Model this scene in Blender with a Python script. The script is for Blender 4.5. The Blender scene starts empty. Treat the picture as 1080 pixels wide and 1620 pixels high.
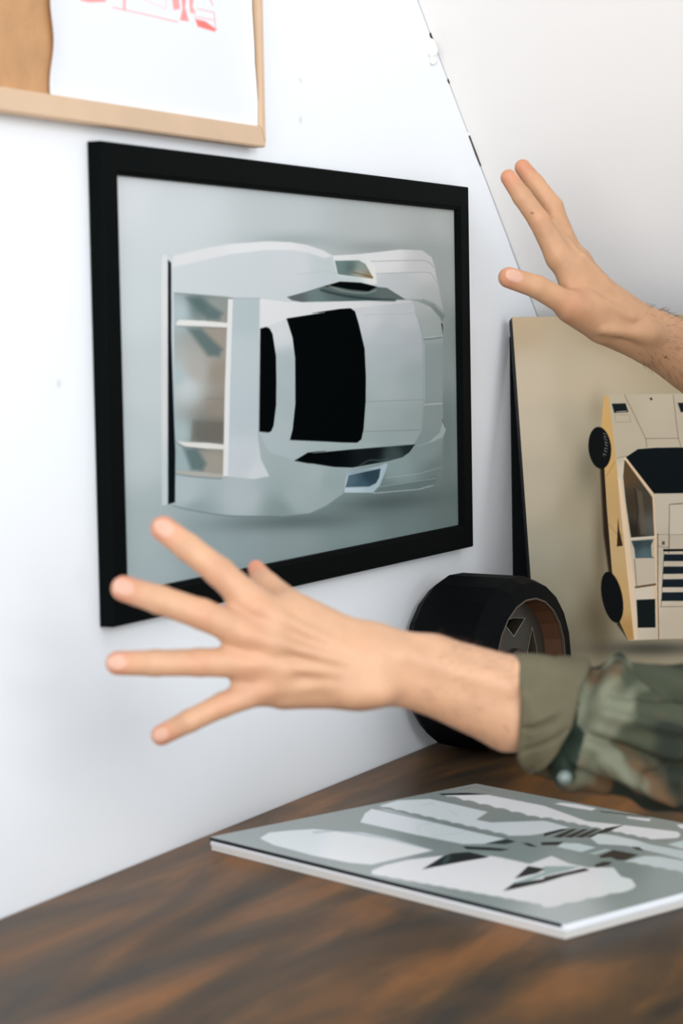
import bpy, bmesh, math
import numpy as np
from mathutils import Vector, Matrix, noise as mnoise

sc = bpy.context.scene
COL = sc.collection
# ------------------------------------------------------------------ camera
TZ = 0.75                                   # table top height
YAW, PITCH, ROLL = 0.4677, 0.0769, -0.018
FPX, PPY = 3600.0, 811.5
CAM = np.array([1.0293, -1.5876, 1.1954])
FW = np.array([-math.sin(YAW)*math.cos(PITCH), math.cos(YAW)*math.cos(PITCH), -math.sin(PITCH)])
_R0 = np.array([math.cos(YAW), math.sin(YAW), 0.0]); _U0 = np.cross(_R0, FW)
RT = math.cos(ROLL)*_R0 + math.sin(ROLL)*_U0
UP = np.cross(RT, FW)

cam_data = bpy.data.cameras.new('camera'); cam = bpy.data.objects.new('camera', cam_data); COL.objects.link(cam)
cam_data.sensor_fit = 'VERTICAL'; cam_data.sensor_height = 36.0; cam_data.sensor_width = 24.0
cam_data.lens = FPX/1620*36.0
cam_data.shift_y = (PPY-810)/1620
cam_data.clip_start = 0.02
M = Matrix(((RT[0], UP[0], -FW[0], CAM[0]), (RT[1], UP[1], -FW[1], CAM[1]), (RT[2], UP[2], -FW[2], CAM[2]), (0, 0, 0, 1)))
cam.matrix_world = M
cam_data.dof.use_dof = True; cam_data.dof.focus_distance = 2.5; cam_data.dof.aperture_fstop = 7.5
sc.camera = cam
# ------------------------------------------------------------------ light and exposure
sc.view_settings.view_transform = 'Standard'; sc.view_settings.look = 'None'
sc.view_settings.gamma = 1.0; sc.view_settings.use_curve_mapping = False
sc.view_settings.exposure = 0.09
w = bpy.data.worlds.new('room_light'); sc.world = w; w.use_nodes = True
bg = w.node_tree.nodes['Background']; bg.inputs[0].default_value = (0.86, 0.94, 1.0, 1); bg.inputs[1].default_value = 1.16

def area(name, loc, target, sx, sy, power, color):
    d = bpy.data.lights.new(name, 'AREA'); d.shape = 'RECTANGLE'; d.size = sx; d.size_y = sy; d.energy = power; d.color = color
    o = bpy.data.objects.new(name, d); COL.objects.link(o); o.location = loc
    o.rotation_euler = (Vector(target)-Vector(loc)).to_track_quat('-Z', 'Y').to_euler()
    return o
area('key_light', (2.7, -7.6, 1.65), (0.3, 0.7, 1.05), 4.0, 3.4, 330, (0.985, 0.99, 1.0))  # added off-frame soft key, set far back so the falloff stays even
area('side_fill_light', (3.9, -3.0, 2.5), (0.0, 0.6, 1.0), 1.4, 1.5, 84, (0.985, 0.99, 1.0))  # added fill from the right, throws the board and hand shadows onto the wall

# ------------------------------------------------------------------ helpers
def P(px, py, d):
    """world point seen at photo position px,py at depth d metres"""
    return CAM + d*(FW + RT*(px-540)/FPX - UP*(py-PPY)/FPX)
def on(px, py, n, k):
    v = FW + RT*(px-540)/FPX - UP*(py-PPY)/FPX
    n = np.array(n, float); return CAM + v*((k-CAM@n)/(v@n))
def proj(Q):
    d = np.asarray(Q)-CAM; z = d@FW
    return 540+FPX*(d@RT)/z, PPY-FPX*(d@UP)/z
def lin(c):
    c = np.asarray(c, float)/255.0
    return np.where(c <= .04045, c/12.92, ((c+.055)/1.055)**2.4)

def mat(name, col, rough=0.6, metal=0.0, spec=0.5, bump=0.0, bscale=200.0, mottled=0.0, mscale=8.0, sheen=0.0, coat=0.0):
    m = bpy.data.materials.new(name); m.use_nodes = True; nt = m.node_tree; b = nt.nodes['Principled BSDF']
    c = lin(col)
    b.inputs['Base Color'].default_value = (*c, 1); b.inputs['Roughness'].default_value = rough
    b.inputs['Metallic'].default_value = metal; b.inputs['Specular IOR Level'].default_value = spec
    b.inputs['Coat Weight'].default_value = coat
    tc = nt.nodes.new('ShaderNodeTexCoord')
    if mottled:
        n = nt.nodes.new('ShaderNodeTexNoise'); n.inputs['Scale'].default_value = mscale; n.inputs['Detail'].default_value = 5
        nt.links.new(tc.outputs['Object'], n.inputs['Vector'])
        r = nt.nodes.new('ShaderNodeValToRGB'); r.color_ramp.elements[0].position = .3; r.color_ramp.elements[1].position = .7
        r.color_ramp.elements[0].color = (*(c*(1-mottled)), 1); r.color_ramp.elements[1].color = (*np.minimum(c*(1+mottled), 1), 1)
        nt.links.new(n.outputs['Fac'], r.inputs['Fac']); nt.links.new(r.outputs['Color'], b.inputs['Base Color'])
    if bump:
        n = nt.nodes.new('ShaderNodeTexNoise'); n.inputs['Scale'].default_value = bscale; n.inputs['Detail'].default_value = 3
        nt.links.new(tc.outputs['Object'], n.inputs['Vector'])
        bp = nt.nodes.new('ShaderNodeBump'); bp.inputs['Strength'].default_value = bump; bp.inputs['Distance'].default_value = .002
        nt.links.new(n.outputs['Fac'], bp.inputs['Height']); nt.links.new(bp.outputs['Normal'], b.inputs['Normal'])
    return m
def attr_mat(name, attr='tint', rough=0.5, spec=0.3, coat=0.0, sss=0.0, bump=0.0, bscale=300, mottled=0.0, mscale=60):
    m = mat(name, (200, 200, 200), rough, 0, spec, bump, bscale, coat=coat); nt = m.node_tree; b = nt.nodes['Principled BSDF']
    a = nt.nodes.new('ShaderNodeAttribute'); a.attribute_name = attr
    out = a.outputs['Color']
    if mottled:
        n = nt.nodes.new('ShaderNodeTexNoise'); n.inputs['Scale'].default_value = mscale; n.inputs['Detail'].default_value = 4
        tc = nt.nodes.new('ShaderNodeTexCoord'); nt.links.new(tc.outputs['Object'], n.inputs['Vector'])
        mr = nt.nodes.new('ShaderNodeMapRange'); mr.inputs[1].default_value = .3; mr.inputs[2].default_value = .7
        mr.inputs[3].default_value = 1-mottled; mr.inputs[4].default_value = 1+mottled*.5
        nt.links.new(n.outputs['Fac'], mr.inputs[0])
        mx = nt.nodes.new('ShaderNodeVectorMath'); mx.operation = 'SCALE'
        nt.links.new(out, mx.inputs[0]); nt.links.new(mr.outputs[0], mx.inputs['Scale']); out = mx.outputs[0]
    nt.links.new(out, b.inputs['Base Color'])
    if sss:
        b.inputs['Subsurface Weight'].default_value = sss; b.inputs['Subsurface Radius'].default_value = (1, .35, .2); b.inputs['Subsurface Scale'].default_value = .004
    return m

def link(o, parent=None):
    COL.objects.link(o)
    if parent is not None:
        o.parent = parent
        o.matrix_parent_inverse = parent.matrix_world.inverted() if False else Matrix.Translation(-parent.location)
    return o
def empty(name, loc, label, cat, group=None):
    o = bpy.data.objects.new(name, None); o.empty_display_size = .05; o.location = Vector([float(v) for v in loc]); COL.objects.link(o)
    return tag(o, label, cat, group)
def tag(o, label, cat, group=None):
    o['label'] = label; o['category'] = cat
    if group: o['group'] = group
    return o
def mesh_obj(name, verts, faces, mats, parent=None, midx=None, smooth=False, cols=None):
    me = bpy.data.meshes.new(name)
    me.from_pydata([tuple(map(float, v)) for v in verts], [], [tuple(map(int, f)) for f in faces])
    if not isinstance(mats, (list, tuple)): mats = [mats]
    for m in mats: me.materials.append(m)
    if midx is not None: me.polygons.foreach_set('material_index', np.asarray(midx, dtype=np.int32))
    if smooth: me.polygons.foreach_set('use_smooth', np.ones(len(me.polygons), dtype=bool))
    if cols is not None:
        a = me.color_attributes.new('tint', 'FLOAT_COLOR', 'POINT')
        c = np.ones((len(verts), 4), np.float32); c[:, :3] = cols; a.data.foreach_set('color', c.ravel())
    me.update()
    return link(bpy.data.objects.new(name, me), parent)
def fast_mesh(name, V, Q, mats, parent=None, smooth=True, cols=None, midx=None):
    """numpy quads -> mesh object"""
    me = bpy.data.meshes.new(name); V = np.asarray(V, np.float32); Q = np.asarray(Q, np.int32); n = Q.shape[1]
    me.vertices.add(len(V)); me.vertices.foreach_set('co', V.ravel())
    me.loops.add(Q.size); me.loops.foreach_set('vertex_index', Q.ravel())
    me.polygons.add(len(Q)); me.polygons.foreach_set('loop_start', np.arange(0, Q.size, n, dtype=np.int32))
    if not isinstance(mats, (list, tuple)): mats = [mats]
    for m in mats: me.materials.append(m)
    me.update(calc_edges=True)
    me.polygons.foreach_set('use_smooth', np.full(len(Q), smooth, dtype=bool))
    if midx is not None: me.polygons.foreach_set('material_index', np.asarray(midx, np.int32))
    if cols is not None:
        a = me.color_attributes.new('tint', 'FLOAT_COLOR', 'POINT')
        c = np.ones((len(V), 4), np.float32); c[:, :3] = cols; a.data.foreach_set('color', c.ravel())
    me.validate(); me.update()
    return link(bpy.data.objects.new(name, me), parent)
def prism_obj(name, pts, off, m, parent=None, bevel=0.0):
    """closed polygon (3-D points) extruded along off"""
    bm = bmesh.new(); vs = [bm.verts.new(tuple(map(float, p))) for p in pts]; f = bm.faces.new(vs)
    r = bmesh.ops.extrude_face_region(bm, geom=[f])
    bmesh.ops.translate(bm, verts=[v for v in r['geom'] if isinstance(v, bmesh.types.BMVert)], vec=Vector([float(a) for a in off]))
    bmesh.ops.recalc_face_normals(bm, faces=bm.faces)
    if bevel: bmesh.ops.bevel(bm, geom=list(bm.edges), offset=bevel, segments=2, affect='EDGES')
    me = bpy.data.meshes.new(name); bm.to_mesh(me); bm.free(); me.materials.append(m)
    return link(bpy.data.objects.new(name, me), parent)
def box_obj(name, lo, hi, m, parent=None, bevel=0.0):
    x0, y0, z0 = lo; x1, y1, z1 = hi
    return prism_obj(name, [(x0, y0, z0), (x1, y0, z0), (x1, y1, z0), (x0, y1, z0)], (0, 0, z1-z0), m, parent, bevel)

# ------------------------------------------------------------------ painting of flat prints (colour per point of the sheet)
def catmull(pts, n=6, closed=True):
    pts = [np.array(p, float) for p in pts]; out = []; N = len(pts)
    rng = range(N) if closed else range(N-1)
    for i in rng:
        if closed: p0, p1, p2, p3 = pts[(i-1) % N], pts[i], pts[(i+1) % N], pts[(i+2) % N]
        else: p0, p1, p2, p3 = pts[max(i-1, 0)], pts[i], pts[i+1], pts[min(i+2, N-1)]
        for k in range(n):
            t = k/n
            out.append(.5*((2*p1)+(-p0+p2)*t+(2*p0-5*p1+4*p2-p3)*t*t+(-p0+3*p1-3*p2+p3)*t**3))
    if not closed: out.append(pts[-1])
    return out
class Sheet:
    def __init__(s, X, Y, col):
        s.X, s.Y = X, Y; s.c = np.empty(X.shape+(3,)); s.c[:] = col
    def fill(s, mask, sl, color, alpha=1.0):
        X, Y = s.X[sl], s.Y[sl]
        if isinstance(color[0], (tuple, list)):
            num = 0; den = 0
            for (x, y, c) in color:
                wt = 1/(((X-x)**2+(Y-y)**2)+60)**1.6; num = num+wt[..., None]*np.array(c, float); den = den+wt
            col = num/den[..., None]
        else: col = np.array(color, float)
        a = (mask*alpha)[..., None]; s.c[sl] = s.c[sl]*(1-a)+col*a
    def bbox(s, pts, pad):
        p = np.array(pts); x0, y0 = p.min(0)-pad; x1, y1 = p.max(0)+pad
        m = (s.X > x0) & (s.X < x1) & (s.Y > y0) & (s.Y < y1)
        i = np.where(m.any(1))[0]; j = np.where(m.any(0))[0]
        if len(i) == 0 or len(j) == 0: return None
        return (slice(i[0], i[-1]+1), slice(j[0], j[-1]+1))
    def dist(s, pts, sl, closed=True):
        X, Y = s.X[sl], s.Y[sl]; d = np.full(X.shape, 1e9); ins = np.zeros(X.shape, bool); n = len(pts)
        for k in range(n if closed else n-1):
            ax, ay = pts[k]; bx, by = pts[(k+1) % n]; dx, dy = bx-ax, by-ay; L = dx*dx+dy*dy+1e-9
            t = np.clip(((X-ax)*dx+(Y-ay)*dy)/L, 0, 1); d = np.minimum(d, (X-ax-t*dx)**2+(Y-ay-t*dy)**2)
            if closed and abs(dy) > 1e-9:
                c = ((ay > Y) != (by > Y)) & (X < dx*(Y-ay)/dy+ax); ins ^= c
        d = np.sqrt(d); return np.where(ins, -d, d)
    def poly(s, pts, color, soft=.8, alpha=1.0, smooth=False):
        if smooth: pts = catmull(pts)
        sl = s.bbox(pts, soft*2+2)
        if sl is None: return
        d = s.dist(pts, sl); s.fill(np.clip(.5-d/(2*soft), 0, 1), sl, color, alpha)
    def line(s, pts, wd, color, soft=.7, alpha=1.0, smooth=False):
        if smooth: pts = catmull(pts, closed=False)
        sl = s.bbox(pts, wd+soft*2+2)
        if sl is None: return
        d = np.abs(s.dist(pts, sl, False)); s.fill(np.clip(.5-(d-wd/2)/(2*soft), 0, 1), sl, color, alpha)
    def blob(s, x, y, rx, ry, color, alpha=1.0, ang=0):
        ca, sa = math.cos(ang), math.sin(ang); u = ((s.X-x)*ca+(s.Y-y)*sa)/rx; v = (-(s.X-x)*sa+(s.Y-y)*ca)/ry
        s.fill(np.exp(-(u*u+v*v)), (slice(None), slice(None)), color, alpha)
def homography(src, dst):
    A = []
    for (x, y), (u, v) in zip(src, dst):
        A.append([x, y, 1, 0, 0, 0, -u*x, -u*y, -u]); A.append([0, 0, 0, x, y, 1, -v*x, -v*y, -v])
    return np.linalg.svd(np.array(A))[2][-1].reshape(3, 3)
def sheet_grid(O, du, dv, nu, nv, quad):
    """points O+u*du+v*dv ; quad = photo positions of (0,0),(1,0),(1,1),(0,1)"""
    u, v = np.meshgrid(np.linspace(0, 1, nu), np.linspace(0, 1, nv))
    Hm = homography([(0, 0), (1, 0), (1, 1), (0, 1)], quad)
    q = np.stack([u, v, np.ones_like(u)], -1)@Hm.T
    V = np.array(O)+u[..., None]*np.array(du)+v[..., None]*np.array(dv)
    return V, q[..., 0]/q[..., 2], q[..., 1]/q[..., 2], u, v
def grid_quads(nv, nu):
    i = np.arange(nv*nu).reshape(nv, nu)
    return np.stack([i[:-1, :-1], i[:-1, 1:], i[1:, 1:], i[1:, :-1]], -1).reshape(-1, 4)

# ------------------------------------------------------------------ signed distance modelling for organic shapes
def surface_nets(fn, lo, hi, h):
    lo = np.array(lo, float); hi = np.array(hi, float); n = np.ceil((hi-lo)/h).astype(int)+1
    ax = [lo[i]+h*np.arange(n[i]) for i in range(3)]
    val = np.empty(n, np.float32)
    for i in range(0, n[0], 24):
        g = np.stack(np.meshgrid(ax[0][i:i+24], ax[1], ax[2], indexing='ij'), -1); val[i:i+24] = fn(g)
    s = val < 0; nc = n-1
    acc = np.zeros(tuple(nc)+(3,), np.float32); cnt = np.zeros(tuple(nc), np.float32)
    corners = [(a, b, c) for a in (0, 1) for b in (0, 1) for c in (0, 1)]
    sub = lambda A, c: A[c[0]:c[0]+nc[0], c[1]:c[1]+nc[1], c[2]:c[2]+nc[2]]
    for c in corners:
        for a in range(3):
            if c[a] == 0:
                e = list(c); e[a] = 1; v0, v1 = sub(val, c), sub(val, e); m = (v0 < 0) != (v1 < 0)
                t = np.where(m, v0/np.where(m, v0-v1, 1), 0)
                for k in range(3): acc[..., k] += np.where(m, (t if k == a else c[k]), 0)
                cnt += m
    act = cnt > 0; idx = -np.ones(tuple(nc), np.int64); idx[act] = np.arange(act.sum())
    ijk = np.argwhere(act); V = lo+h*(ijk+acc[act]/cnt[act][:, None])
    Q = []
    for a in range(3):
        b, c = (a+1) % 3, (a+2) % 3
        sa = [slice(None)]*3; sb = [slice(None)]*3; sa[a] = slice(0, -1); sb[a] = slice(1, None)
        s0, s1 = s[tuple(sa)], s[tuple(sb)]; e = np.argwhere(s0 != s1); e = e[(e[:, b] > 0) & (e[:, c] > 0) & (e[:, b] < nc[b]) & (e[:, c] < nc[c])]
        f = s0[tuple(e.T)]
        def cell(db, dc):
            q = e.copy(); q[:, b] -= db; q[:, c] -= dc; return idx[tuple(q.T)]
        q = np.stack([cell(1, 1), cell(0, 1), cell(0, 0), cell(1, 0)], -1); q[~f] = q[~f][:, ::-1]; Q.append(q)
    return V, np.concatenate(Q)
def cap(p, a, b, ra, rb, n=None, k=1.0):
    """tapered capsule, optionally flattened along n by k"""
    a = np.array(a, float); b = np.array(b, float); ab = b-a; t = np.clip(((p-a)@ab)/(ab@ab), 0, 1)
    q = p-a-t[..., None]*ab; d2 = (q*q).sum(-1)
    if n is not None: d2 = d2+(k*k-1)*(q@np.array(n))**2
    return np.sqrt(np.maximum(d2, 0))-(ra+(rb-ra)*t)
def ell(p, c, r, ax=None):
    q = p-np.array(c); 
    if ax is not None: q = q@np.array(ax).T
    q = q/np.array(r); l = np.sqrt((q*q).sum(-1)); return (l-1)*min(r)
def smin(a, b, k):
    h = np.clip(.5+.5*(b-a)/k, 0, 1); return b+(a-b)*h-k*h*(1-h)
def unit(v): v = np.array(v, float); return v/np.linalg.norm(v)

# ------------------------------------------------------------------ the setting
def wall_material():
    m = mat('white_wall_paint', (240, 242, 245), .75, spec=.25, bump=.12, bscale=90); nt = m.node_tree; b = nt.nodes['Principled BSDF']
    tc = nt.nodes.new('ShaderNodeTexCoord'); base = None
    prev = nt.nodes.new('ShaderNodeRGB'); prev.outputs[0].default_value = (*lin((240, 242, 245)), 1); out = prev.outputs[0]
    # small smudges left on the paint
    for (px, py, r, st, c) in [(475, 127, .004, .35, (150, 150, 152)), (475, 190, .006, .3, (150, 150, 152)), (93, 607, .006, .35, (160, 158, 160)), (128, 915, .02, .06, (170, 170, 175))]:
        q = on(px, py, (1, 0, 0), 0)
        v = nt.nodes.new('ShaderNodeVectorMath'); v.operation = 'DISTANCE'; nt.links.new(tc.outputs['Object'], v.inputs[0]); v.inputs[1].default_value = q
        mr = nt.nodes.new('ShaderNodeMapRange'); mr.interpolation_type = 'SMOOTHSTEP'; nt.links.new(v.outputs['Value'], mr.inputs[0])
        mr.inputs[1].default_value = 0; mr.inputs[2].default_value = r; mr.inputs[3].default_value = st; mr.inputs[4].default_value = 0
        mx = nt.nodes.new('ShaderNodeMix'); mx.data_type = 'RGBA'; nt.links.new(mr.outputs[0], mx.inputs[0]); nt.links.new(out, mx.inputs[6])
        mx.inputs[7].default_value = (*lin(c), 1); out = mx.outputs[2]
    nt.links.new(out, b.inputs['Base Color']); return m
WALL = wall_material()
def structure(o): o['kind'] = 'structure'; return o
structure(prism_obj('wall_left', [(0, -3.2, 0), (0, 2.2, 0), (0, 2.2, 2.6), (0, -3.2, 2.6)], (-.12, 0, 0), WALL))
# sloping attic ceiling; meets the left wall along a 45 degree line
PSI = YAW+math.radians(8)
HB = np.array([math.cos(PSI), math.sin(PSI), 0]); MB = np.array([-math.sin(PSI), math.cos(PSI), 0])
L0 = np.array([0, .985, 1.217]); Ld = np.array([0, -.704, .710])
slope = lambda s, t: L0+Ld*s+HB*t
nS = unit(np.cross(HB, Ld)); nS = nS if nS[1] > 0 else -nS
CEIL = mat('warm_white_sloping_plaster', (236, 233, 231), .8, spec=.2, bump=.1, bscale=60)
structure(prism_obj('ceiling', [slope(-1.75, 0), slope(1.9, 0), slope(1.9, 2.6), slope(-1.75, 2.6)], nS*.1, CEIL))
structure(box_obj('floor', (-.1, -3.4, -.08), (3.4, 3.6, 0), mat('pale_oak_floor', (150, 118, 86), .5, mottled=.15, mscale=3)))
# caulked joint between wall and slope
def joint():
    V = []; F = []; mi = []
    def strip(s0, s1, wd, out, m):
        n = 10
        for k in range(n+1):
            s = s0+(s1-s0)*k/n; j = .0006*mnoise.noise(Vector((s*60, m, 0)))
            a = L0+Ld*s; V.extend([a+np.array([out, -wd*.5+j, -wd*.5+j]), a+np.array([out+.0004, wd*.2+j, wd*.2+j])])
            if k: b = len(V)-4; F.append((b, b+1, b+3, b+2)); mi.append(m)
    strip(-1.0, .12, .0022, .0006, 1); strip(.24, .285, .0030, .0007, 0); strip(.36, .366, .003, .0007, 0)
    strip(.12, .24, .0014, .0005, 1); strip(.29, .9, .0008, .0005, 1)
    strip(.42, .43, .004, .0006, 0)
    return structure(mesh_obj('trim_1', V, F, [mat('dark_joint_gap', (70, 66, 60), .9), mat('grey_joint_line', (196, 198, 200), .9)], midx=mi))
joint()
def caulk_lump():
    c = on(684, 80, (1, 0, 0), .004)
    f = lambda p: smin(ell(p, c, (.006, .006, .007)), smin(ell(p, c+np.array([-.001, -.004, .008]), (.005, .004, .005)), ell(p, c+np.array([-.001, .004, -.01]), (.004, .004, .005)), .004), .005)
    V, Q = surface_nets(f, c-.022, c+.022, .0012)
    return structure(fast_mesh('trim_2', V, Q, mat('white_filler', (240, 240, 238), .7)))
caulk_lump()

# ------------------------------------------------------------------ table
def wood_material():
    m = mat('dark_walnut_varnish', (70, 48, 30), .34, spec=.16); nt = m.node_tree; b = nt.nodes['Principled BSDF']
    tc = nt.nodes.new('ShaderNodeTexCoord'); mp = nt.nodes.new('ShaderNodeMapping'); nt.links.new(tc.outputs['Object'], mp.inputs[0])
    mp.inputs['Scale'].default_value = (11, 2.6, 4); mp.inputs['Rotation'].default_value = (0, 0, -.18)
    n = nt.nodes.new('ShaderNodeTexNoise'); n.inputs['Scale'].default_value = 1.0; n.inputs['Detail'].default_value = 5; n.inputs['Roughness'].default_value = .55; n.inputs['Distortion'].default_value = .8
    nt.links.new(mp.outputs[0], n.inputs['Vector'])
    r = nt.nodes.new('ShaderNodeValToRGB'); e = r.color_ramp.elements
    e[0].position = .34; e[0].color = (*lin((50, 43, 36)), 1); e[1].position = .72; e[1].color = (*lin((146, 94, 48)), 1)
    x = e.new(.5); x.color = (*lin((86, 62, 38)), 1)
    nt.links.new(n.outputs['Fac'], r.inputs['Fac']); nt.links.new(r.outputs['Color'], b.inputs['Base Color'])
    n2 = nt.nodes.new('ShaderNodeTexNoise'); n2.inputs['Scale'].default_value = 1.4; n2.inputs['Detail'].default_value = 3; nt.links.new(mp.outputs[0], n2.inputs['Vector'])
    mr = nt.nodes.new('ShaderNodeMapRange'); mr.inputs[3].default_value = .32; mr.inputs[4].default_value = .52; nt.links.new(n2.outputs['Fac'], mr.inputs[0]); nt.links.new(mr.outputs[0], b.inputs['Roughness'])
    return m
WOOD = wood_material()
table = empty('table', (.32, 0, 0), 'dark brown varnished wooden table along the white wall', 'table')
box_obj('tabletop', (.002, -1.3, TZ-.035), (.63, 1.38, TZ), WOOD, table, .003)
for (x, y) in ((.05, -1.22), (.57, -1.22), (.05, 1.25), (.57, 1.25)):
    box_obj('leg', (x-.03, y-.03, 0), (x+.03, y+.03, TZ-.035), WOOD, table, .004)
box_obj('apron', (.03, -1.2, TZ-.11), (.60, 1.24, TZ-.035), WOOD, table, .003)

# ------------------------------------------------------------------ framed print of the white paper car
K_PRINT = .92
def framed_print():
    Wf, Hf, zb, xf = .7485, .40, TZ+.2091, .0145
    t = empty('picture_frame', (0, Wf/2, zb), 'black framed print of a white paper racing car hanging on the wall', 'picture frame')
    blk = mat('black_satin_frame', (5, 9, 9), .65, spec=.04)
    b = .0262; V = []; F = []
    prof = [(0.0008, 0), (xf-.0012, 0), (xf, .0012), (xf, b-.004), (xf-.0012, b-.003), (xf-.002, b-.0005), (.0085, b), (.0008, b)]
    cor = lambda i: [(i, i), (Wf-i, i), (Wf-i, Hf-i), (i, Hf-i)]
    n = len(prof)
    for (x, i) in prof: V += [(x, yy, zb+zz) for (yy, zz) in cor(i)]
    for k in range(n):
        a, c = k*4, ((k+1) % n)*4
        for j in range(4): F.append((a+j, a+(j+1) % 4, c+(j+1) % 4, c+j))
    mesh_obj('frame', V, F, blk, t)
    box_obj('backing_board', (.001, b-.003, zb+b-.003), (.0072, Wf-b+.003, zb+Hf-b+.003), mat('grey_board', (120, 120, 118), .8), t)
    i = b-.001
    # sheet: u to the right, v downwards
    quad = [(186, 275), (726, 331), (730, 834.5), (200, 938)]
    nu, nv = 660, 560
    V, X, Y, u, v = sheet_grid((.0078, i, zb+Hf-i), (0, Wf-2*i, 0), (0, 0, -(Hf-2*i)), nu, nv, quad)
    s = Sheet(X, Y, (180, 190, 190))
    full = (slice(None), slice(None)); one = np.ones(X.shape)
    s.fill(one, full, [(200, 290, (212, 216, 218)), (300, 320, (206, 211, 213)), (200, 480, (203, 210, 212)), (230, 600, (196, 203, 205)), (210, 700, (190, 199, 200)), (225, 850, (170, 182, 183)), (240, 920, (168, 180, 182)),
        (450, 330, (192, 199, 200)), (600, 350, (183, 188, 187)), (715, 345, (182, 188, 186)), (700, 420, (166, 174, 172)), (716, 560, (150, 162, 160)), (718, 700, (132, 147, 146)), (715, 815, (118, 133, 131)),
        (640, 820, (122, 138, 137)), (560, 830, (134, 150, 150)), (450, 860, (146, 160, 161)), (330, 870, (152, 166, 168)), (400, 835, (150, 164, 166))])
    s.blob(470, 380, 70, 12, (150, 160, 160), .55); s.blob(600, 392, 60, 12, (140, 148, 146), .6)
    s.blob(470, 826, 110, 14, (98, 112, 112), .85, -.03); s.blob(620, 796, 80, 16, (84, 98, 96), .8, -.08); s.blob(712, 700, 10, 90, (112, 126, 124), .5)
    A = lambda x, y: (240+x*.2963, 360+y*.2963)
    B = lambda x, y: (500+x*.2963, 360+y*.2963)
    W1, W2, W3, W4 = (226, 226, 228), (204, 210, 213), (184, 194, 197), (164, 178, 178)
    # lower front wing area and nose first
    nose = [B(480, 130), B(570, 135), B(620, 165), B(650, 210), B(672, 290), B(692, 400), B(706, 470), B(699, 540), B(697, 600), B(694, 940), B(696, 1040), B(710, 1090), B(697, 1130), B(682, 1285), B(655, 1362), B(620, 1390), B(330, 1425), B(165, 1415), B(120, 1000), B(100, 160), B(280, 140)]
    s.poly(nose, [(*B(300, 160), (222, 222, 222)), (*B(600, 200), (208, 209, 210)), (*B(450, 300), (198, 203, 205)), (*B(640, 400), (186, 192, 191)), (*B(640, 520), (170, 180, 179)), (*B(640, 700), (150, 164, 164)),
        (*B(640, 860), (150, 164, 164)), (*B(640, 1000), (146, 160, 159)), (*B(600, 1200), (142, 158, 157)), (*B(450, 1280), (148, 166, 166)), (*B(380, 1420), (120, 138, 138)), (*B(660, 1300), (122, 138, 136))], 1.0)
    s.poly([B(470, 118), B(590, 122), B(640, 160), B(655, 205), B(668, 300), B(655, 255), B(600, 240), B(345, 246), B(300, 178), B(280, 140)], [(*B(400, 150), (226, 226, 226)), (*B(600, 200), (204, 206, 206))], 1.0)
    s.line([B(300, 182), B(560, 176), B(620, 184), B(650, 212)], .9, (150, 152, 152), .8, .8, True)
    s.line([B(345, 247), B(600, 241), B(645, 258), B(670, 300)], .8, (150, 156, 156), .8, .7, True)
    # headlamp crescent upper and lower
    s.poly([B(500, 384), B(590, 388), B(650, 412), B(692, 455), B(706, 475), B(699, 515), B(680, 480), B(630, 425), B(560, 395)], [(*B(560, 390), (150, 162, 162)), (*B(690, 470), (132, 146, 144))], .8)
    s.line([B(590, 386), B(650, 408), B(695, 450), B(706, 480)], .9, (104, 116, 114), .7, .7, True)
    s.poly([B(689, 512), B(697, 520), B(698, 570)], (14, 18, 20), .6)
    s.line([B(585, 601), B(640, 598), B(690, 590)], 1.6, (108, 124, 122), .8, .9)
    s.line([B(590, 592), B(690, 582)], 1.2, (196, 204, 203), .8, .8)
    s.line([B(592, 952), B(690, 944)], 1.6, (196, 206, 206), .8, .9)
    s.poly([B(560, 1172), B(620, 1150), B(675, 1105), B(697, 1040), B(710, 1085), B(695, 1125), B(640, 1150)], (168, 184, 183), 1.2)
    s.line([B(692, 1030), B(706, 1070)], 1.0, (60, 74, 72), .7, .8)
    s.poly([B(360, 1388), B(560, 1358), B(660, 1330), B(672, 1345), B(640, 1378), B(560, 1402), B(330, 1422)], (110, 128, 126), 1.2, .9)
    s.line([B(390, 1342), B(560, 1322), B(684, 1288)], .9, (176, 192, 190), .8, .7)
    s.line([B(360, 1390), B(560, 1360), B(660, 1345)], .9, (180, 196, 194), .7, .7)
    s.line([B(320, 1424), B(560, 1405), B(640, 1385)], 1.2, (196, 210, 209), .8, .8)
    # rear fenders and sides
    rear = [A(96, 160), A(145, 155), A(300, 115), A(440, 90), A(640, 75), A(760, 80), A(850, 95), A(945, 125), B(62, 125), B(112, 155), B(140, 250), B(350, 320), B(500, 388), B(560, 450), B(600, 640), B(600, 900), B(580, 1090), B(540, 1160), B(400, 1255), B(190, 1300), B(160, 1425), A(945, 1490), A(860, 1528), A(700, 1545), A(440, 1540), A(250, 1512), A(130, 1482), A(100, 1480)]
    s.poly(rear, [(*A(200, 260), (205, 211, 214)), (*A(500, 260), (205, 211, 214)), (*A(800, 200), (208, 212, 215)), (*B(60, 200), (196, 204, 205)), (*A(200, 1420), (178, 190, 193)), (*A(500, 1450), (182, 192, 195)),
        (*A(800, 1450), (168, 182, 183)), (*B(80, 1350), (158, 174, 174)), (*A(900, 1330), (174, 186, 188)), (*A(250, 1520), (150, 165, 166)), (*A(700, 1525), (140, 156, 156))], 1.1)
    s.poly([A(130, 180), A(145, 150), A(300, 112), A(440, 88), A(640, 74), A(760, 78), A(850, 93), A(945, 125), B(60, 123), B(112, 152), B(80, 160), A(945, 165), A(860, 135), A(760, 120), A(640, 120), A(440, 142), A(280, 180), A(135, 212)], [(*A(200, 170), (222, 222, 222)), (*A(640, 95), (228, 228, 228)), (*B(80, 140), (222, 222, 223))], 1.2, .95)
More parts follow.
